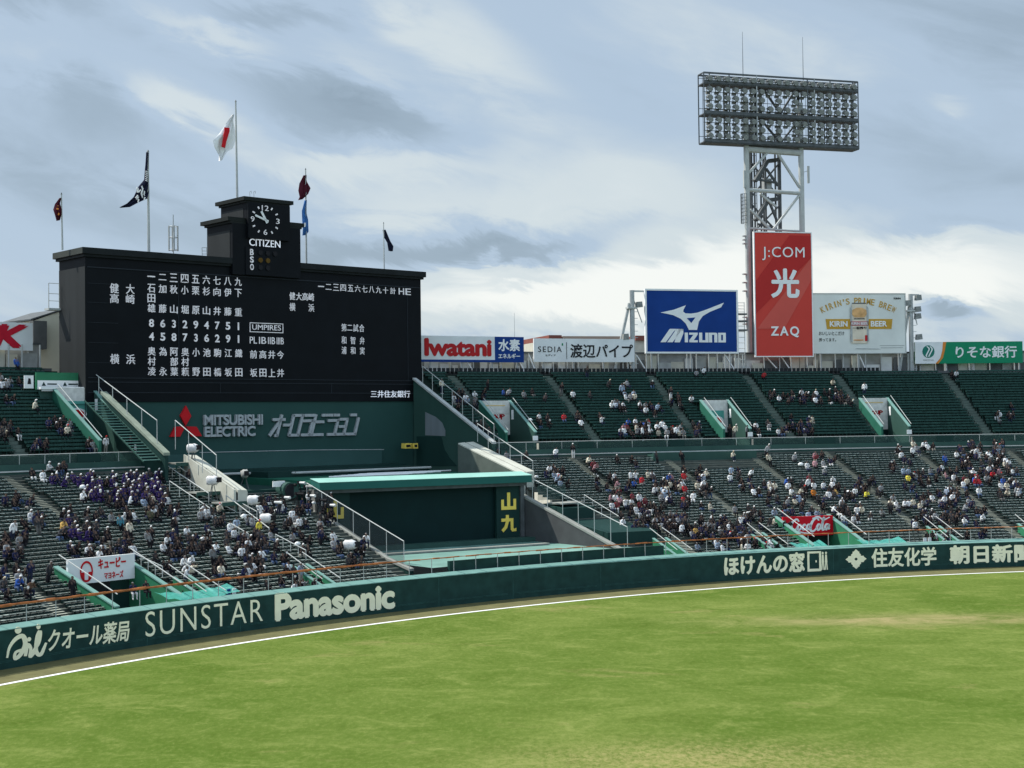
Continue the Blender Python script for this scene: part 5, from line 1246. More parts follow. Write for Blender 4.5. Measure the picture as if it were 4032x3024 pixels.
a_, z_ = on_s(2025, 1232, UST+7); tag(MB().tube(A(UST+7, a_, UZT), A(UST+7, a_, z_), .05, 5, 0, .02).build('aerial_rod', STEEL), 'thin aerial rod standing behind the red lettered billboard', 'aerial')

# ------------------------------------------------------------------ tv camera platforms and clutter by the backscreen
def tvcam(lab, P, yaw, h=1.3, cover=PLAST):
    c, s = math.cos(yaw), math.sin(yaw); f = lambda x, y, z: np.array([P[0]+x*c-y*s, P[1]+x*s+y*c, P[2]+z])
    r = thing('tv_camera', lab, 'tv camera', P, 'tv cameras by the backscreen')
    for k in range(3):
        t = 2*math.pi*k/3+.5; MB().tube(f(.55*math.cos(t), .55*math.sin(t), 0), f(.05*math.cos(t), .05*math.sin(t), h), .035, 5).build('tripod_leg', STEELD, r)
    mb = MB()
    prof = [(-.58, .24, .20), (-.45, .32, .36), (0, .30, .40), (.35, .26, .34), (.62, .20, .24)]; n = 12; vs = []
    for i, (x, w, hh) in enumerate(prof):
        for k in range(n): t = 2*math.pi*k/n; j = 1+.12*math.sin(k*2.3+i*1.7); q_ = max(abs(math.cos(t)), abs(math.sin(t)))**.75; vs.append(f(x+.06*math.sin(k*1.3), w*j*math.cos(t)/q_, h+.28+hh*j*math.sin(t)*(.85 if math.sin(t) > 0 else 1.15)/q_))
    fs = [[i*n+k, i*n+(k+1) % n, (i+1)*n+(k+1) % n, (i+1)*n+k] for i in range(4) for k in range(n)]+[list(range(n))[::-1], list(range(4*n, 5*n))]
    mb.add(vs, fs); mb.build('rain_cover', cover, r, smooth=True)
    MB().box((.6, -.2, h+.08), (.86, .2, h+.50), f).build('lens_hood', CAMB, r)
    return r
def lowpt(x, y): s, a = on_stand(x, y, False); return A(s, a, lz(s)+.02)
tvs = (((760, 1880), 2.6, 'white covered tv camera highest on the platform beside the cream slab'), ((838, 1985), 2.0, 'white covered tv camera below the first one on its own platform'), ((1000, 2040), 1.5, 'white covered tv camera among the press left of the backscreen'), ((1380, 2190), .9, 'white covered tv camera by the wall at the backscreen foot'), ((1050, 2090), 1., 'bulky white wrapped tv camera in the press rows'))
for (x, y), h, lab in tvs: tvcam(lab, lowpt(x, y+10), -.55, h)
p = on_v(965, 1925, 23.); tvcam('grey wrapped tv camera on the dark roof below the steel letters', B(p[0], 23., 8.76), -1.2, 1.2, mat('grey rain cover', (.30, .31, .30), .6, .2, 5))
for i, (x0, y0, x1, zoff, lab) in enumerate(((680, 1880, 800, 1.3, 'green steel camera platform under the uppermost tv camera'), (760, 1975, 900, .8, 'green steel camera platform under the second tv camera'), (860, 2025, 985, 1.0, 'long green steel platform beside the press rows'))):
    s, a0 = on_stand(x0, y0, False); _, a1 = on_stand(x1, y0, False); f = afr((a0+a1)/2, s); wd = abs(a0-a1)*math.pi/180*(RW+s)/2; z = lz(s)
    r = thing('camera_platform', lab, 'platform', A(s, (a0+a1)/2, z), 'camera platforms by the press rows')
    MB().box((-wd, -.6, z+zoff-.12), (wd, 1.1, z+zoff), f).build('deck', CONC, r)
    MB().box((-wd, -.64, z+zoff-.3), (wd, -.603, z+zoff+.02), f).build('front_beam', MIDGREEN, r)
    for x in (-wd+.1, 0, wd-.1):
        for y in (-.5, 1.0): MB().bar(f(x, y, z-.3), f(x, y, z+zoff-.12), .12, .12, up=(1, 0, 0)).build('leg', MIDGREEN, r)
    MB().tube(f(-wd, -.5, z+zoff-.1), f(wd*.2, -.5, z), .04, 5).build('brace', STEELL, r)
r = thing('round_duct', 'dark green round duct mouth left of the mint roof corner', 'duct', B(2, 13, 8))
p = on_v(1145, 1932, 19.5); MB().tube(B(p[0], 19.5, p[2]), B(p[0]+.4, 21.4, p[2]), .75, 16).build('duct_body', MIDGREEN, r); MB().tube(B(p[0], 19.44, p[2]), B(p[0], 19.49, p[2]), .62, 16).build('duct_mouth', BLACKT, r)
p0, p1 = on_v(1075, 1918, 20.5), on_v(1122, 1893, 20.5)
tag(MB().box((p0[0], 20.5, p0[2]), (p1[0], 20.6, p1[2]), B).build('white_board', WHITE), 'plain white board standing behind the press rows', 'board')
for (x0, x1, y0, y1, m, lab) in ((455, 494, 1730, 1748, WHITE, 'white notice with a photograph on the left portal side wall'),):
    pass
for lab, q0, q1, up_ in (('long thin handrail slanting past the band towards the camera platforms', (600, 1785), (822, 1943), 0), ('handrail beside the second camera platform', (892, 1950), (1012, 2015), 0), ('handrail slanting between the band and the lower camera platform', (668, 1895), (826, 2001), 0),
                       ('short handrail beside the yellow topped vendor', (905, 2060), (978, 2102), 0), ('handrail slanting down through the rows below the press seats', (1085, 2105), (1205, 2168), 0), ('handrail on the aisle right of the boxed green deck', (2301, 1949), (2440, 2036), 0), ('handrail of the aisle above the white sign corner', (528, 2180), (640, 2232), 0)):
    P_ = []
    for x, y in (q0, q1):
        s, a = on_stand(x, y, up_); ppm = FPX/((A(s, a, 10)-CO)@CF); s, a = on_stand(x, y+1.05*ppm, up_); P_.append(A(s, a, lz(s)))
    handrail(lab, seg(P_[0], P_[1], 4), 1.05, r=.03)
r = thing('notice_board', 'white notice with a dark photograph on the left portal wall', 'notice', A(30, 42.2, UZT)); f = afr(43.6, 29.9)
for x0, m in ((1.62, WHITE), (2.3, CONC)): MB().box((x0, -.14, UZ0+.05), (x0+.62, -.10, UZ0+.62), f).build('panel', m, r)
LENS = mat('white lens barrel', (.66, .66, .64), .5, .05, 3)
for i, (x, y) in enumerate(((1148, 1968), (1180, 1960), (1205, 1975), (1235, 1962), (1262, 1978), (1290, 1970), (1170, 2005), (1222, 2012), (1120, 2020), (1262, 2030), (1080, 2040), (1300, 2050))):
    s, a = on_stand(x, y, 0); f = afr(a, s); z = lz(s); w_ = (i*37 % 7-3)*.04
    r = thing('press_camera', 'black press camera with a long pale lens on a tripod among the press rows', 'camera', A(s, a, z), 'long lens cameras in the press rows')
    for k in range(3): t = 2.1*k+.4; MB().tube(f(.4*math.cos(t), .35*math.sin(t), z), f(0, 0, z+1.25), .03, 5).build('tripod_leg', CAMB, r)
    MB().box((-.14, -.02, z+1.22), (.14, .22, z+1.5), f).build('camera_body', CAMB, r); MB().tube(f(0, -.03, z+1.36), f(.25+w_, -.62, z+1.34), .10, 8, 0, .13).build('lens', LENS if i % 3 else CAMB, r)
# netting and small white items at the lower portals
for a, b, z, lab in ((49.2, 46.4, 2.75, 'sagging green net stretched behind the wall near the left entrance'), (17.6, 15.4, 2.6, 'sagging green net stretched beside the right entrance under the red sign'), (20.9, 19.3, 2.6, 'short green net left of the right entrance')):
    mb = MB(); n = 12; vs = []
    for i in range(n+1):
        ph = a+(b-a)*i/n; sag = .25*math.sin(math.pi*i/n)
        for j in range(4): vs.append(A(1.2+j*.55, ph, z-sag+.12*j+.06*math.sin(i*2+j)))
    fs = [[i*4+j, i*4+j+1, i*4+j+5, i*4+j+4] for i in range(n) for j in range(3)]
    tag(mb.add(vs, fs).build('netting', NET, fix=False), lab, 'netting')
for a, wd, m, lab in ((14.3, .9, WHITE, 'pair of white notices on the fence right of the red sign'), (46.6, .8, BLUE, 'small blue and white vending notice near the netting')):
    f = afr(a, 1.6); r = thing('notice_board', lab, 'notice', A(1.6, a, WH))
    for x in (-wd/2, .06): MB().box((x, 0, WH-.2), (x+wd/2-.1, .05, WH+.55), f).build('panel', m if x < 0 else WHITE, r)
# short green parapets with pale caps beside the front aisles
for a, lab in ((56.9, 'nearest the wall emblem'), (47.3, 'right of the white sign'), (42.6, 'left of the backscreen floor'), (26.3, 'right of the backscreen floor'), (21.6, 'left of the red sign'), (13.0, 'right of the red sign'), (8.6, 'near the far right end')):
    f = afr(a, 2.); r = thing('aisle_parapet', f'sloping green aisle parapet with pale cap {lab}', 'parapet', A(2, a, LZ0), 'aisle parapets behind the front rail')
    z1 = lz(6.2)
    for x in (-.65, .65):
        MB().hexa([f(x-.08, -.9, 1.3), f(x+.08, -.9, 1.3), f(x+.08, 3.6, 1.3), f(x-.08, 3.6, 1.3), f(x-.08, -.9, LZ0+.55), f(x+.08, -.9, LZ0+.55), f(x+.08, 3.6, z1+.5), f(x-.08, 3.6, z1+.5)]).build('wall', BRGREEN, r)
        MB().hexa([f(x-.13, -.9, LZ0+.553), f(x+.13, -.9, LZ0+.553), f(x+.13, 3.6, z1+.503), f(x-.13, 3.6, z1+.503), f(x-.13, -.9, LZ0+.63), f(x+.13, -.9, LZ0+.63), f(x+.13, 3.6, z1+.58), f(x-.13, 3.6, z1+.58)]).build('cap', CAPG, r)
    MB().tube(f(.65, -.9, LZ0+1.3), f(.65, 4.2, z1+1.45), .035, 5).tube(f(-.65, -.4, LZ0+1.3), f(-.65, 4.2, z1+1.45), .035, 5).build('handrail', STEELL, r)
# boxed platform with crates right of the gold letters
f = afr(27.9, 6.); z = lz(6.)
r = thing('wheelchair_deck', 'dark green boxed deck with rails right of the concrete wall', 'platform', A(6, 27.9, z), None)
p0 = B(29.7, 3., 0); 
MB().hexa([B(29.7, 3.2, 1.5), B(34.6, 1.6, 1.5), B(35.5, 8.5, 1.5), B(29.7, 9., 1.5), B(29.7, 3.2, 4.3), B(34.6, 1.6, 4.3), B(35.5, 8.5, 5.2), B(29.7, 9., 5.2)]).build('wall', DKGREEN, r)
MB().hexa([B(29.7, 9.1, 1.5), B(33.5, 8.7, 1.5), B(34, 12, 1.5), B(29.7, 12.5, 1.5), B(29.7, 9.1, 6.3), B(33.5, 8.7, 6.3), B(34, 12, 6.6), B(29.7, 12.5, 6.6)]).build('step_wall', DKGREEN, r)
MB().box((30., 9.5, 6.62), (33., 11.5, 6.75), B).build('slab', CONC, r)
tag(MB().box((30.2, 13, 6.9), (33.8, 13.15, 8.3), B).build('wind_screen', GLASS), 'clear green tinted screen above the boxed deck right of the gold letters', 'screen')
# ------------------------------------------------------------------ people
def skin_person(nodes, edges):
    """nodes: name -> (co, radius, tag). One continuous skinned body; returns verts, faces, tag per vertex"""
    names = list(nodes); me = bpy.data.meshes.new('person'); me.from_pydata([nodes[n][0] for n in names], [(names.index(a), names.index(b)) for a, b in edges], [])
    o = bpy.data.objects.new('person', me); COL.objects.link(o); m = o.modifiers.new('Skin', 'SKIN'); m.use_smooth_shade = True
    sv = me.skin_vertices[0].data
    for i, n in enumerate(names):
        r = nodes[n][1]; g = 1.26 if nodes[n][2] in ('top', 'pants') else 1.12; r = tuple(x*g for x in r) if isinstance(r, tuple) else r*g; sv[i].radius = r if isinstance(r, tuple) else (r, r); sv[i].use_root = (n == 'pelvis')
    s = o.modifiers.new('Sub', 'SUBSURF'); s.levels = 1
    ev = o.evaluated_get(bpy.context.evaluated_depsgraph_get()).to_mesh()
    V = np.array([v.co for v in ev.vertices]); F = [list(p.vertices) for p in ev.polygons]
    o.to_mesh_clear(); bpy.data.objects.remove(o); bpy.data.meshes.remove(me)
    T = []
    seg_ = [(np.array(nodes[a][0], float), np.array(nodes[b][0], float), a, b) for a, b in edges]
    for v in V:
        best = None
        for p, q, a, b in seg_:
            t = np.clip((v-p)@(q-p)/max((q-p)@(q-p), 1e-9), 0, 1); rr = [nodes[k][1] if not isinstance(nodes[k][1], tuple) else max(nodes[k][1]) for k in (a, b)]
            d = np.linalg.norm(v-p-t*(q-p))/(rr[0]*(1-t)+rr[1]*t)
            if best is None or d < best[0]: best = (d, nodes[b][2])
        T.append(best[1])
    hd = np.array(nodes['head'][0])
    T = [('hair' if (t == 'head' and (v[2] > hd[2]+.02 or v[1] > hd[1]+.01)) else t) for t, v in zip(T, V)]
    return V, F, T
def skeleton(pose, cap):
    st_ = pose.startswith('stand'); n = {}
    if st_:
        n['pelvis'] = ((0, 0, .93), (.155, .12), 'pants'); ch = (0, -.01, 1.30); lean = 0
    else:
        lean = {'lean': -.26, 'sit': .03, 'arms': .02, 'slump': -.10}[pose]
        n['pelvis'] = ((0, .04, .50), (.165, .14), 'pants'); ch = (0, .04+lean, .92-abs(lean)*.25)
    c = np.array(ch); p = np.array(n['pelvis'][0])
    n['waist'] = (tuple(p*.55+c*.45), (.15, .115), 'top'); n['chest'] = (ch, (.175, .125), 'top')
    n['neck'] = (tuple(c+[0, lean*.25 if not st_ else -.005, .17]), .058, 'skin')
    h = c+[0, (lean*.35 if not st_ else -.02)-.02, .31]
    n['chin'] = (tuple(h+[0, -.015, -.06]), .075, 'head'); n['head'] = (tuple(h), (.088, .10), 'head'); n['crown'] = (tuple(h+[0, .015, .10]), .07, 'head')
    E_ = [('pelvis', 'waist'), ('waist', 'chest'), ('chest', 'neck'), ('neck', 'chin'), ('chin', 'head'), ('head', 'crown')]
    if cap: n['brim'] = (tuple(h+[0, -.15, .075]), .028, 'hair'); E_.append(('crown', 'brim'))
    for s, sx in (('l', -1), ('r', 1)):
        sh = c+[sx*.195, .01, .09]; n['sh'+s] = (tuple(sh), .068, 'top')
        if pose == 'arms' or pose == 'standarms': el = sh+[sx*.08, -.20, -.02]; ha = el+[-sx*.12, -.16, .16]
        elif st_: el = sh+[sx*.07, .02, -.29]; ha = el+[-sx*.01, -.10, -.23]
        elif pose == 'lean': el = sh+[sx*.05, -.12, -.24]; ha = el+[-sx*.14, -.20, .04]
        else: el = sh+[sx*.06, -.06, -.26]; ha = el+[-sx*.11, -.23, -.03]
        n['el'+s] = (tuple(el), .05, 'top'); n['wr'+s] = (tuple(el*.15+ha*.85), .036, 'top'); n['ha'+s] = (tuple(ha+(ha-el)*.10), .040, 'skin')
        hip = p+[sx*.095, -.01, -.04]; n['hip'+s] = (tuple(hip), .095, 'pants')
        if st_: kn = hip+[sx*.015, -.02, -.42]; an = kn+[0, .03, -.39]
        else: kn = hip+[sx*.05, -.42, .03]; an = kn+[0, .06+.04*sx, -.40]
        n['kn'+s] = (tuple(kn), .07, 'pants'); n['an'+s] = (tuple(an), .046, 'pants'); n['to'+s] = (tuple(an+[sx*.02, -.16, -.045]), .042, 'shoe')
        E_ += [('chest', 'sh'+s), ('sh'+s, 'el'+s), ('el'+s, 'wr'+s), ('wr'+s, 'ha'+s), ('pelvis', 'hip'+s), ('hip'+s, 'kn'+s), ('kn'+s, 'an'+s), ('an'+s, 'to'+s)]
    return n, E_
BODY = {}
for pose in ('sit', 'lean', 'arms', 'slump', 'stand', 'standarms'):
    for cap in (False, True): BODY[pose, cap] = skin_person(*skeleton(pose, cap))
TOPS = {'black': (.010, .010, .013), 'charcoal': (.03, .032, .036), 'navy': (.010, .014, .045), 'white': (.66, .67, .68), 'grey': (.22, .23, .24), 'cream': (.55, .50, .40), 'brown': (.10, .06, .04), 'olive': (.07, .075, .045),
        'purple': (.022, .014, .075), 'red': (.40, .02, .03), 'blue': (.03, .09, .33), 'light blue': (.24, .31, .40), 'beige': (.38, .30, .20), 'yellow': (.70, .58, .08), 'pink': (.36, .20, .22), 'green': (.03, .17, .12), 'maroon': (.13, .02, .03), 'orange': (.60, .20, .03), 'tan': (.55, .34, .10), 'teal': (.04, .15, .20)}
PAL = {'dk': 'black black black black black charcoal charcoal navy navy grey black white'.split(), 'mx': 'white white white black black black black black charcoal charcoal navy grey cream black black light_blue navy charcoal black'.split(),
       'pu': ['purple']*6+['navy', 'black', 'black', 'charcoal'], 'wh': 'white white white cream grey black light_blue charcoal'.split(), 'cl': 'white white black black black charcoal white navy grey cream black charcoal red blue maroon pink light_blue white'.split(), 'pr': 'black black charcoal white navy grey black'.split()}
PANTS = [(.012, .012, .015)]*9+[(.02, .025, .05)]*3+[(.05, .08, .15)]*2+[(.2, .19, .17), (.10, .10, .10), (.5, .5, .5)]
SKIN_ = [(.15, .095, .075), (.12, .078, .062), (.18, .12, .095)]
HAIR = [(.012, .010, .010)]*5+[(.04, .025, .018)]*2+[(.2, .2, .2)]
HATS = [('white', (.72, .72, .72)), ('white', (.72, .72, .72)), ('black', (.012, .012, .014)), ('cream', (.55, .48, .36)), ('navy', (.012, .015, .05)), ('red', (.4, .02, .02))]
# clusters of spectators: photograph box, number, palette, share of caps, upper deck?
CL = [
 (185, 1870, 300, 1890, 6, 'pu', 1, 0), (320, 1868, 650, 1960, 58, 'pu', .85, 0), (400, 1925, 650, 1990, 18, 'mx', .2, 0), (20, 1940, 130, 1985, 6, 'dk', .1, 0), (440, 2000, 700, 2050, 16, 'mx', .2, 0), (95, 2025, 170, 2070, 6, 'dk', .2, 0),
 (225, 2010, 420, 2110, 11, 'pu', .6, 0), (225, 2010, 420, 2110, 9, 'dk', .4, 0), (630, 2105, 830, 2170, 18, 'dk', .3, 0), (270, 2100, 530, 2180, 22, 'dk', .25, 0), (0, 2080, 100, 2190, 14, 'dk', .2, 0), (0, 2235, 110, 2330, 9, 'dk', .3, 0), (610, 2180, 770, 2260, 10, 'mx', .2, 0), (770, 1990, 900, 2045, 9, 'wh', .1, 0),
 (970, 1960, 1300, 2125, 46, 'pr', .15, 0), (800, 2050, 1000, 2170, 16, 'mx', .2, 0), (930, 2110, 1090, 2205, 20, 'dk', .2, 0), (820, 2200, 1060, 2280, 18, 'mx', .15, 0), (1110, 2160, 1210, 2270, 8, 'mx', .1, 0), (1310, 2110, 1450, 2215, 12, 'pr', .1, 0), (1060, 2270, 1250, 2310, 8, 'mx', .1, 0), (520, 2300, 620, 2340, 2, 'dk', .1, 0),
 (1965, 1775, 2015, 1815, 3, 'mx', .5, 0), (2060, 1785, 2090, 1800, 2, 'mx', .1, 0), (2150, 1840, 2285, 1895, 9, 'mx', .1, 0), (2280, 1805, 2345, 1850, 5, 'cl', .1, 0), (2440, 1790, 2510, 1830, 5, 'mx', .3, 0), (2125, 1860, 2235, 1905, 9, 'mx', .3, 0), (2330, 1870, 2485, 1925, 9, 'dk', .2, 0),
 (2400, 1860, 2700, 2000, 62, 'cl', .25, 0), (2380, 1975, 2425, 2010, 2, 'wh', .1, 0), (2440, 1960, 2520, 2060, 13, 'cl', .2, 0), (2500, 1980, 2690, 2085, 46, 'dk', .15, 0), (3180, 1775, 3300, 1850, 14, 'cl', .3, 0), (2670, 1838, 2795, 1885, 10, 'mx', .3, 0), (2865, 1848, 2965, 1905, 9, 'cl', .1, 0),
 (2740, 1880, 2815, 1945, 12, 'mx', .3, 0), (2595, 1890, 2690, 1990, 20, 'mx', .3, 0), (2905, 1880, 3065, 1955, 20, 'mx', .3, 0), (3065, 1885, 3285, 1960, 24, 'cl', .2, 0), (3000, 1950, 3265, 2035, 34, 'mx', .2, 0), (2695, 1945, 2775, 2010, 8, 'mx', .3, 0), (2890, 1985, 3010, 2045, 10, 'dk', .1, 0),
 (2540, 2030, 2965, 2085, 54, 'dk', .15, 0), (2725, 2080, 2965, 2130, 34, 'dk', .25, 0), (3000, 2040, 3110, 2085, 8, 'mx', .2, 0), (2735, 2120, 3060, 2160, 30, 'mx', .3, 0),
 (3490, 1745, 3545, 1780, 4, 'mx', .2, 0), (3580, 1740, 3685, 1785, 11, 'wh', .3, 0), (3755, 1740, 3965, 1795, 34, 'mx', .3, 0), (3545, 1790, 3605, 1835, 5, 'dk', .1, 0), (3485, 1820, 3545, 1855, 5, 'mx', .2, 0), (3750, 1790, 4010, 1855, 44, 'mx', .25, 0), (3555, 1840, 3705, 1905, 20, 'mx', .2, 0), (3730, 1850, 4010, 1905, 40, 'cl', .3, 0),
 (3920, 1900, 4032, 1955, 16, 'mx', .3, 0), (3275, 1880, 3465, 1960, 26, 'dk', .15, 0), (3285, 1965, 3345, 2045, 9, 'wh', .3, 0), (3315, 1990, 3435, 2045, 14, 'mx', .2, 0), (3455, 1965, 3545, 2015, 8, 'wh', .1, 0), (3565, 1960, 3625, 1995, 6, 'wh', .1, 0), (3620, 1930, 3875, 2065, 84, 'dk', .2, 0), (3715, 1920, 3785, 1965, 8, 'wh', .1, 0), (3570, 2040, 3610, 2070, 4, 'dk', .1, 0), (3645, 2085, 3745, 2140, 14, 'mx', .2, 0), (3810, 2080, 3880, 2105, 5, 'dk', .1, 0),
 (1775, 1530, 1915, 1585, 12, 'mx', .2, 1), (1765, 1570, 1835, 1600, 4, 'dk', .1, 1), (2385, 1503, 2485, 1525, 5, 'mx', .3, 1), (2550, 1490, 2575, 1510, 2, 'mx', .2, 1), (2415, 1540, 2505, 1572, 9, 'wh', .1, 1), (2395, 1580, 2465, 1612, 11, 'wh', .3, 1), (2505, 1585, 2605, 1622, 14, 'mx', .3, 1), (2630, 1535, 2680, 1600, 9, 'dk', .2, 1), (2115, 1655, 2165, 1672, 4, 'mx', .2, 1), (2255, 1630, 2290, 1665, 6, 'mx', .1, 1), (2335, 1630, 2375, 1650, 3, 'mx', .3, 1),
 (2440, 1660, 2565, 1712, 36, 'cl', .2, 1), (2560, 1665, 2760, 1712, 28, 'mx', .2, 1), (1870, 1665, 1965, 1705, 6, 'dk', .1, 1), (3010, 1540, 3345, 1582, 52, 'dk', .2, 1), (3095, 1645, 3205, 1722, 22, 'mx', .15, 1), (2965, 1665, 3035, 1710, 6, 'mx', .3, 1), (3890, 1625, 3995, 1662, 9, 'mx', .2, 1), (3725, 1462, 3785, 1470, 3, 'mx', .2, 1),
 (0, 1670, 80, 1720, 7, 'dk', .1, 1), (0, 1480, 80, 1520, 5, 'dk', .1, 1), (20, 1560, 50, 1590, 2, 'dk', .1, 1), (165, 1640, 280, 1690, 8, 'dk', .2, 1), (110, 1735, 210, 1770, 5, 'mx', .1, 1), (185, 1815, 290, 1845, 4, 'mx', .3, 0), (340, 1740, 380, 1760, 3, 'dk', .1, 1),
 (2300, 1535, 2320, 1555, 2, 'mx', .1, 1), (3550, 1905, 3600, 1930, 3, 'mx', .1, 0), (1560, 2140, 1570, 2150, 0, 'mx', 0, 0)]
# single figures: x, y of body centre, top, cap or None, pose, upper
SG = [(135, 1868, 'black', None, 'sit', 0), (165, 1868, 'white', None, 'sit', 0), (335, 1955, 'white', None, 'lean', 0), (357, 1945, 'cream', None, 'lean', 0), (328, 1890, 'purple', 'white', 'stand', 0), (150, 2080, 'charcoal', None, 'stand', 0), (257, 2068, 'tan', None, 'lean', 0), (470, 2070, 'teal', None, 'stand', 0), (510, 2090, 'cream', 'black', 'stand', 0),
      (590, 2130, 'grey', None, 'stand', 0), (573, 2110, 'black', 'white', 'stand', 0), (612, 2035, 'olive', None, 'sit', 0), (690, 2082, 'black', None, 'stand', 0), (722, 2085, 'white', None, 'lean', 0), (192, 2262, 'charcoal', None, 'stand', 0), (125, 2315, 'brown', None, 'lean', 0), (282, 2325, 'black', None, 'stand', 0), (65, 2290, 'blue', 'white', 'lean', 0), (742, 2212, 'white', None, 'lean', 0),
      (1005, 2078, 'yellow', 'red', 'stand', 0), (1080, 1995, 'charcoal', None, 'standarms', 0), (1120, 2045, 'light blue', None, 'lean', 0), (745, 1890, 'black', None, 'stand', 0), (540, 1785, 'black', None, 'stand', 1), (432, 1770, 'white', 'red', 'stand', 1),
      (2172, 1772, 'white', None, 'sit', 0), (2252, 1768, 'black', 'white', 'stand', 0), (2592, 1805, 'charcoal', None, 'stand', 0), (2690, 1805, 'black', None, 'stand', 0), (2882, 1790, 'cream', 'cream', 'lean', 0), (3015, 1775, 'grey', 'white', 'stand', 0), (3028, 1815, 'cream', None, 'stand', 0), (3130, 1805, 'grey', 'white', 'sit', 0),
      (2790, 1992, 'cream', None, 'sit', 0), (2745, 2095, 'tan', None, 'sit', 0), (3165, 1910, 'white', None, 'stand', 0), (3200, 1940, 'orange', None, 'sit', 0), (3570, 1878, 'yellow', None, 'sit', 0), (3600, 1870, 'grey', 'red', 'sit', 0), (3725, 1812, 'blue', None, 'stand', 0), (3407, 1948, 'yellow', None, 'lean', 0), (3412, 1905, 'black', None, 'stand', 0), (3740, 1870, 'black', None, 'stand', 0), (3495, 2000, 'charcoal', None, 'stand', 0), (3310, 1985, 'white', 'white', 'stand', 0), (3300, 1935, 'tan', None, 'sit', 0),
      (1735, 1522, 'cream', 'grey', 'stand', 1), (1985, 1545, 'blue', None, 'sit', 1), (2000, 1538, 'grey', None, 'sit', 1), (2060, 1550, 'grey', None, 'sit', 1), (2100, 1545, 'black', None, 'sit', 1), (2150, 1560, 'charcoal', None, 'sit', 1), (2213, 1535, 'black', None, 'stand', 1), (2252, 1548, 'white', 'black', 'sit', 1), (2116, 1642, 'white', None, 'sit', 1), (2150, 1642, 'black', None, 'sit', 1), (2226, 1640, 'red', None, 'sit', 1), (2728, 1572, 'white', None, 'lean', 1),
      (3285, 1502, 'cream', None, 'lean', 1), (3292, 1530, 'black', 'white', 'sit', 1), (3397, 1535, 'white', 'black', 'stand', 1), (2975, 1672, 'white', None, 'sit', 1), (3022, 1675, 'grey', None, 'sit', 1), (3072, 1717, 'white', None, 'sit', 1), (2886, 1722, 'black', None, 'stand', 1), (2906, 1722, 'cream', 'white', 'stand', 1), (2944, 1722, 'grey', None, 'stand', 1), (2655, 1705, 'white', None, 'stand', 1), (2775, 1462, 'white', None, 'sit', 1), (2738, 1465, 'grey', None, 'sit', 1), (3005, 1480, 'red', None, 'sit', 1),
      (150, 1500, 'olive', None, 'stand', 1), (55, 1432, 'blue', None, 'stand', 1), (135, 1592, 'cream', 'white', 'sit', 1), (258, 1688, 'cream', 'red', 'sit', 1), (1910, 1515, 'black', None, 'stand', 1), (2305, 1468, 'charcoal', None, 'stand', 1), (3985, 1600, 'black', None, 'sit', 1)]
people = []; used = set()
pr = random.Random(11)
def seat_at(x, y, upper, snap=True):
    s, a = on_stand(x, y, upper); ppm = FPX/((A(s, a, 10)-CO)@CF); s, a = on_stand(x, y+.72*ppm, upper)
    s0, T, z0, Rr, NN = (US0, UT, UZ0, UR, UN) if upper else (LS0, LT, LZ0, LR, LN)
    i = max(0, min(NN-1, int((s-s0)/T))); s = s0+i*T+T*.58; z = z0+(i+1)*Rr-Rr
    k = round(a*math.pi/180*(RW+s)/.52); return i, k, s, math.degrees(k*.52/(RW+s)), z+.0
def add_person(x, y, pal, cap, upper, pose=None, top=None, capname=None):
    i, k, s, a, z = seat_at(x, y, upper)
    rowz = z
    key = (upper, i, k)
    if key in used: return False
    used.add(key)
    if pose is None: pose = pr.choices(('sit', 'lean', 'arms', 'slump', 'stand'), (5, 3.2, .8, 3, .35))[0]
    if pose.startswith('stand'):
        s0, T, Rr = (US0, UT, UR) if upper else (LS0, LT, LR); s = s0+i*T+.14; 
    if top is None: top = pr.choice(PAL[pal]).replace('_', ' ')
    if capname is None and pr.random() < (cap if pal == 'pu' else cap*.5): capname = 'white' if pal == 'pu' or pr.random() < .55 else pr.choice(HATS)[0]
    side = 'right' if a < phi_u(15.5, s) else 'left'
    P = A(s, a, z); q = P-CO; d = q@CF
    people.append(dict(i=i, s=s, a=a, z=z, pose=pose, top=top, cap=capname, up=upper, side=side, d=d, px=2016+FPX*(q@CR)/d, yaw=pr.gauss(0, 14)+ (pr.choice((-35, 35)) if pr.random() < .15 else 0), sc=pr.uniform(.93, 1.06)))
    return True
for x, y, top, cp, pose, up in SG: add_person(x, y, None, 0, up, pose, top, cp or False)
for x0, y0, x1, y1, n_, pal, cap, up in CL:
    if x0 > 1900: n_ = round(n_*.66)
    c = 0
    for _ in range(n_*6):
        if c >= n_: break
        c += add_person(pr.uniform(x0, x1), pr.uniform(y0, y1), pal, cap, up)
HATC = dict(HATS); HATC['grey'] = (.25, .25, .25); HATC['cream'] = (.55, .48, .36)
def person_geo(p):
    V, F, T = BODY[p['pose'], bool(p['cap'])]; j = pr.uniform(.8, 1.2)
    col = {'top': tuple(min(.75, c*j) for c in TOPS[p['top']]), 'pants': pr.choice(PANTS), 'skin': pr.choice(SKIN_), 'shoe': pr.choice(((.02, .02, .02), (.5, .5, .5), (.1, .1, .1))), 'hair': HATC[p['cap']] if p['cap'] else pr.choice(HAIR)}
    if p['top'] == 'purple': col['pants'] = (.02, .012, .06)
    col['head'] = col['skin']
    if p['pose'] == 'lean' and pr.random() < .2: col['head'] = (.7, .7, .7)
    C_ = np.array([col[t] for t in T])
    V = V.copy(); up_ = np.maximum(V[:, 2]-.5, 0); V[:, 0] += up_*pr.gauss(0, .16); V[:, 1] += up_*pr.gauss(0, .12)
    t = math.radians(p['a']+p['yaw']); c, s_ = math.cos(t), math.sin(t); R_ = np.array([[c, -s_, 0], [s_, c, 0], [0, 0, 1]])
    return (V*np.array([p['sc'], p['sc'], p['sc']]))@R_.T, F, C_
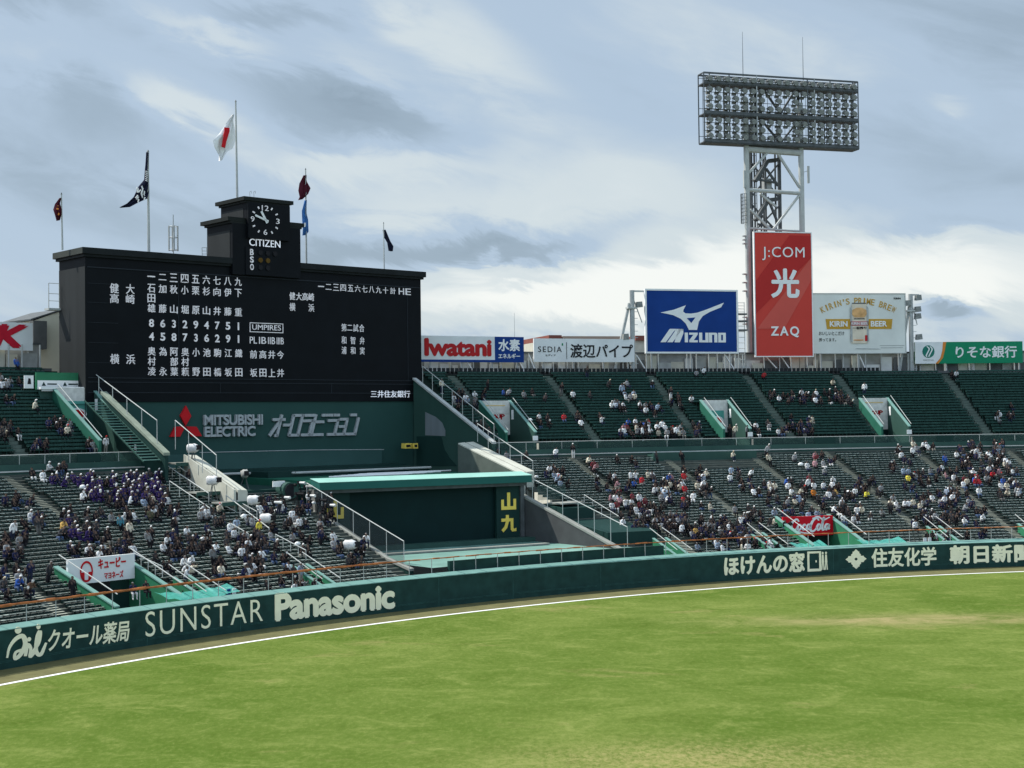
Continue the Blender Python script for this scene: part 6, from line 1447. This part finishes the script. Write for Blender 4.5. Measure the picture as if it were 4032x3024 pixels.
def color_attr(me, C_):
    at = me.color_attributes.new('Col', 'FLOAT_COLOR', 'POINT'); at.data.foreach_set('color', np.c_[C_, np.ones(len(C_))].astype(np.float32).ravel())
ONES = ['', 'first', 'second', 'third', 'fourth', 'fifth', 'sixth', 'seventh', 'eighth', 'ninth', 'tenth', 'eleventh', 'twelfth', 'thirteenth', 'fourteenth', 'fifteenth', 'sixteenth', 'seventeenth', 'eighteenth', 'nineteenth']
def ordn(n):
    if n < 20: return ONES[n]
    t, u = divmod(n, 10); return (['twentieth', 'thirtieth', 'fortieth', 'fiftieth'][t-2] if u == 0 else ['twenty', 'thirty', 'forty', 'fifty'][t-2]+'-'+ONES[u])
rowsd = {}
for p in people: rowsd.setdefault((p['up'], p['side'], p['i']), []).append(p)
for k, L_ in rowsd.items():
    L_.sort(key=lambda p: p['px'])
    for n_, p in enumerate(L_): p['ord'] = n_+1
people.sort(key=lambda p: p['d'])
singles = [p for p in people if -20 < p['px'] < 4050][:300]; sk = set(id(p) for p in singles)
for p in singles:
    V, F, C_ = person_geo(p)
    me = bpy.data.meshes.new('person'); me.from_pydata(V.tolist(), [], F); me.materials.append(PERSON); color_attr(me, C_); me.polygons.foreach_set('use_smooth', [True]*len(F))
    o = bpy.data.objects.new('person', me); COL.objects.link(o); o.location = A(p['s'], p['a'], p['z'])
    lab = ('standing ' if p['pose'].startswith('stand') else '')+f"person in {p['top']} top"+(f" and {p['cap']} cap" if p['cap'] else '')+f", {ordn(p['i']+1)} row, {p['side']} {'upper' if p['up'] else 'lower'} deck, {ordn(p['ord'])} from left"
    tag(o, lab, 'person', f"spectators in the {p['side']} {'upper' if p['up'] else 'lower'} deck")
VV, FF, CC_ = [], [], []; n_ = 0
for p in people:
    if id(p) in sk: continue
    V, F, C_ = person_geo(p); VV.append(V+A(p['s'], p['a'], p['z'])); FF += [[j+n_ for j in f] for f in F]; CC_.append(C_); n_ += len(V)
me = bpy.data.meshes.new('crowd'); me.from_pydata(np.concatenate(VV).tolist(), [], FF); me.materials.append(PERSON); color_attr(me, np.concatenate(CC_)); me.polygons.foreach_set('use_smooth', [True]*len(FF))
o = bpy.data.objects.new('crowd', me); COL.objects.link(o); tag(o, 'crowd of small spectators scattered over the far seating', 'crowd', kind='stuff')
print('people', len(people), 'objects', len(bpy.data.objects))
# bags and cloths left on seats
BG = [(1215, 1960, WHITE), (800, 2015, WHITE), (640, 1995, WHITE), (330, 1925, WHITE), (1095, 2015, WHITE), (1250, 1990, WHITE), (1270, 1975, WHITE), (2095, 1660, WHITE), (3350, 1950, WHITE), (2920, 1915, WHITE), (3160, 1840, WHITE), (1175, 2140, WHITE), (2115, 1880, PLAST), (1310, 1998, WHITE), (980, 2045, WHITE), (700, 2020, WHITE)]
for x, y, m in BG:
    i, k, s, a, z = seat_at(x, y-20, 1 if y < 1700 else 0); f = afr(a, s); r_ = pr.uniform(.2, .32)
    mb = MB(); nn = 8; vs = []
    for j, (h, w) in enumerate(((.0, .9), (.18, 1.1), (.34, .8), (.44, .3))):
        for q_ in range(nn): t = 2*math.pi*q_/nn; jj = 1+.15*math.sin(q_*2.7+j+x); vs.append(f(w*r_*jj*math.cos(t), w*r_*.7*jj*math.sin(t), z+.42+h*r_*2.4))
    mb.add(vs, [[j*nn+q_, j*nn+(q_+1) % nn, (j+1)*nn+(q_+1) % nn, (j+1)*nn+q_] for j in range(3) for q_ in range(nn)]+[list(range(nn))[::-1], list(range(3*nn, 4*nn))])
    sd = 'right' if a < 40 else 'left'
    tag(mb.build('bag', m, smooth=True), f'crumpled white bag on a seat in the {ordn(i+1)} row of the {sd} {"upper" if y < 1700 else "lower"} deck', 'bag', 'white bags left on seats')
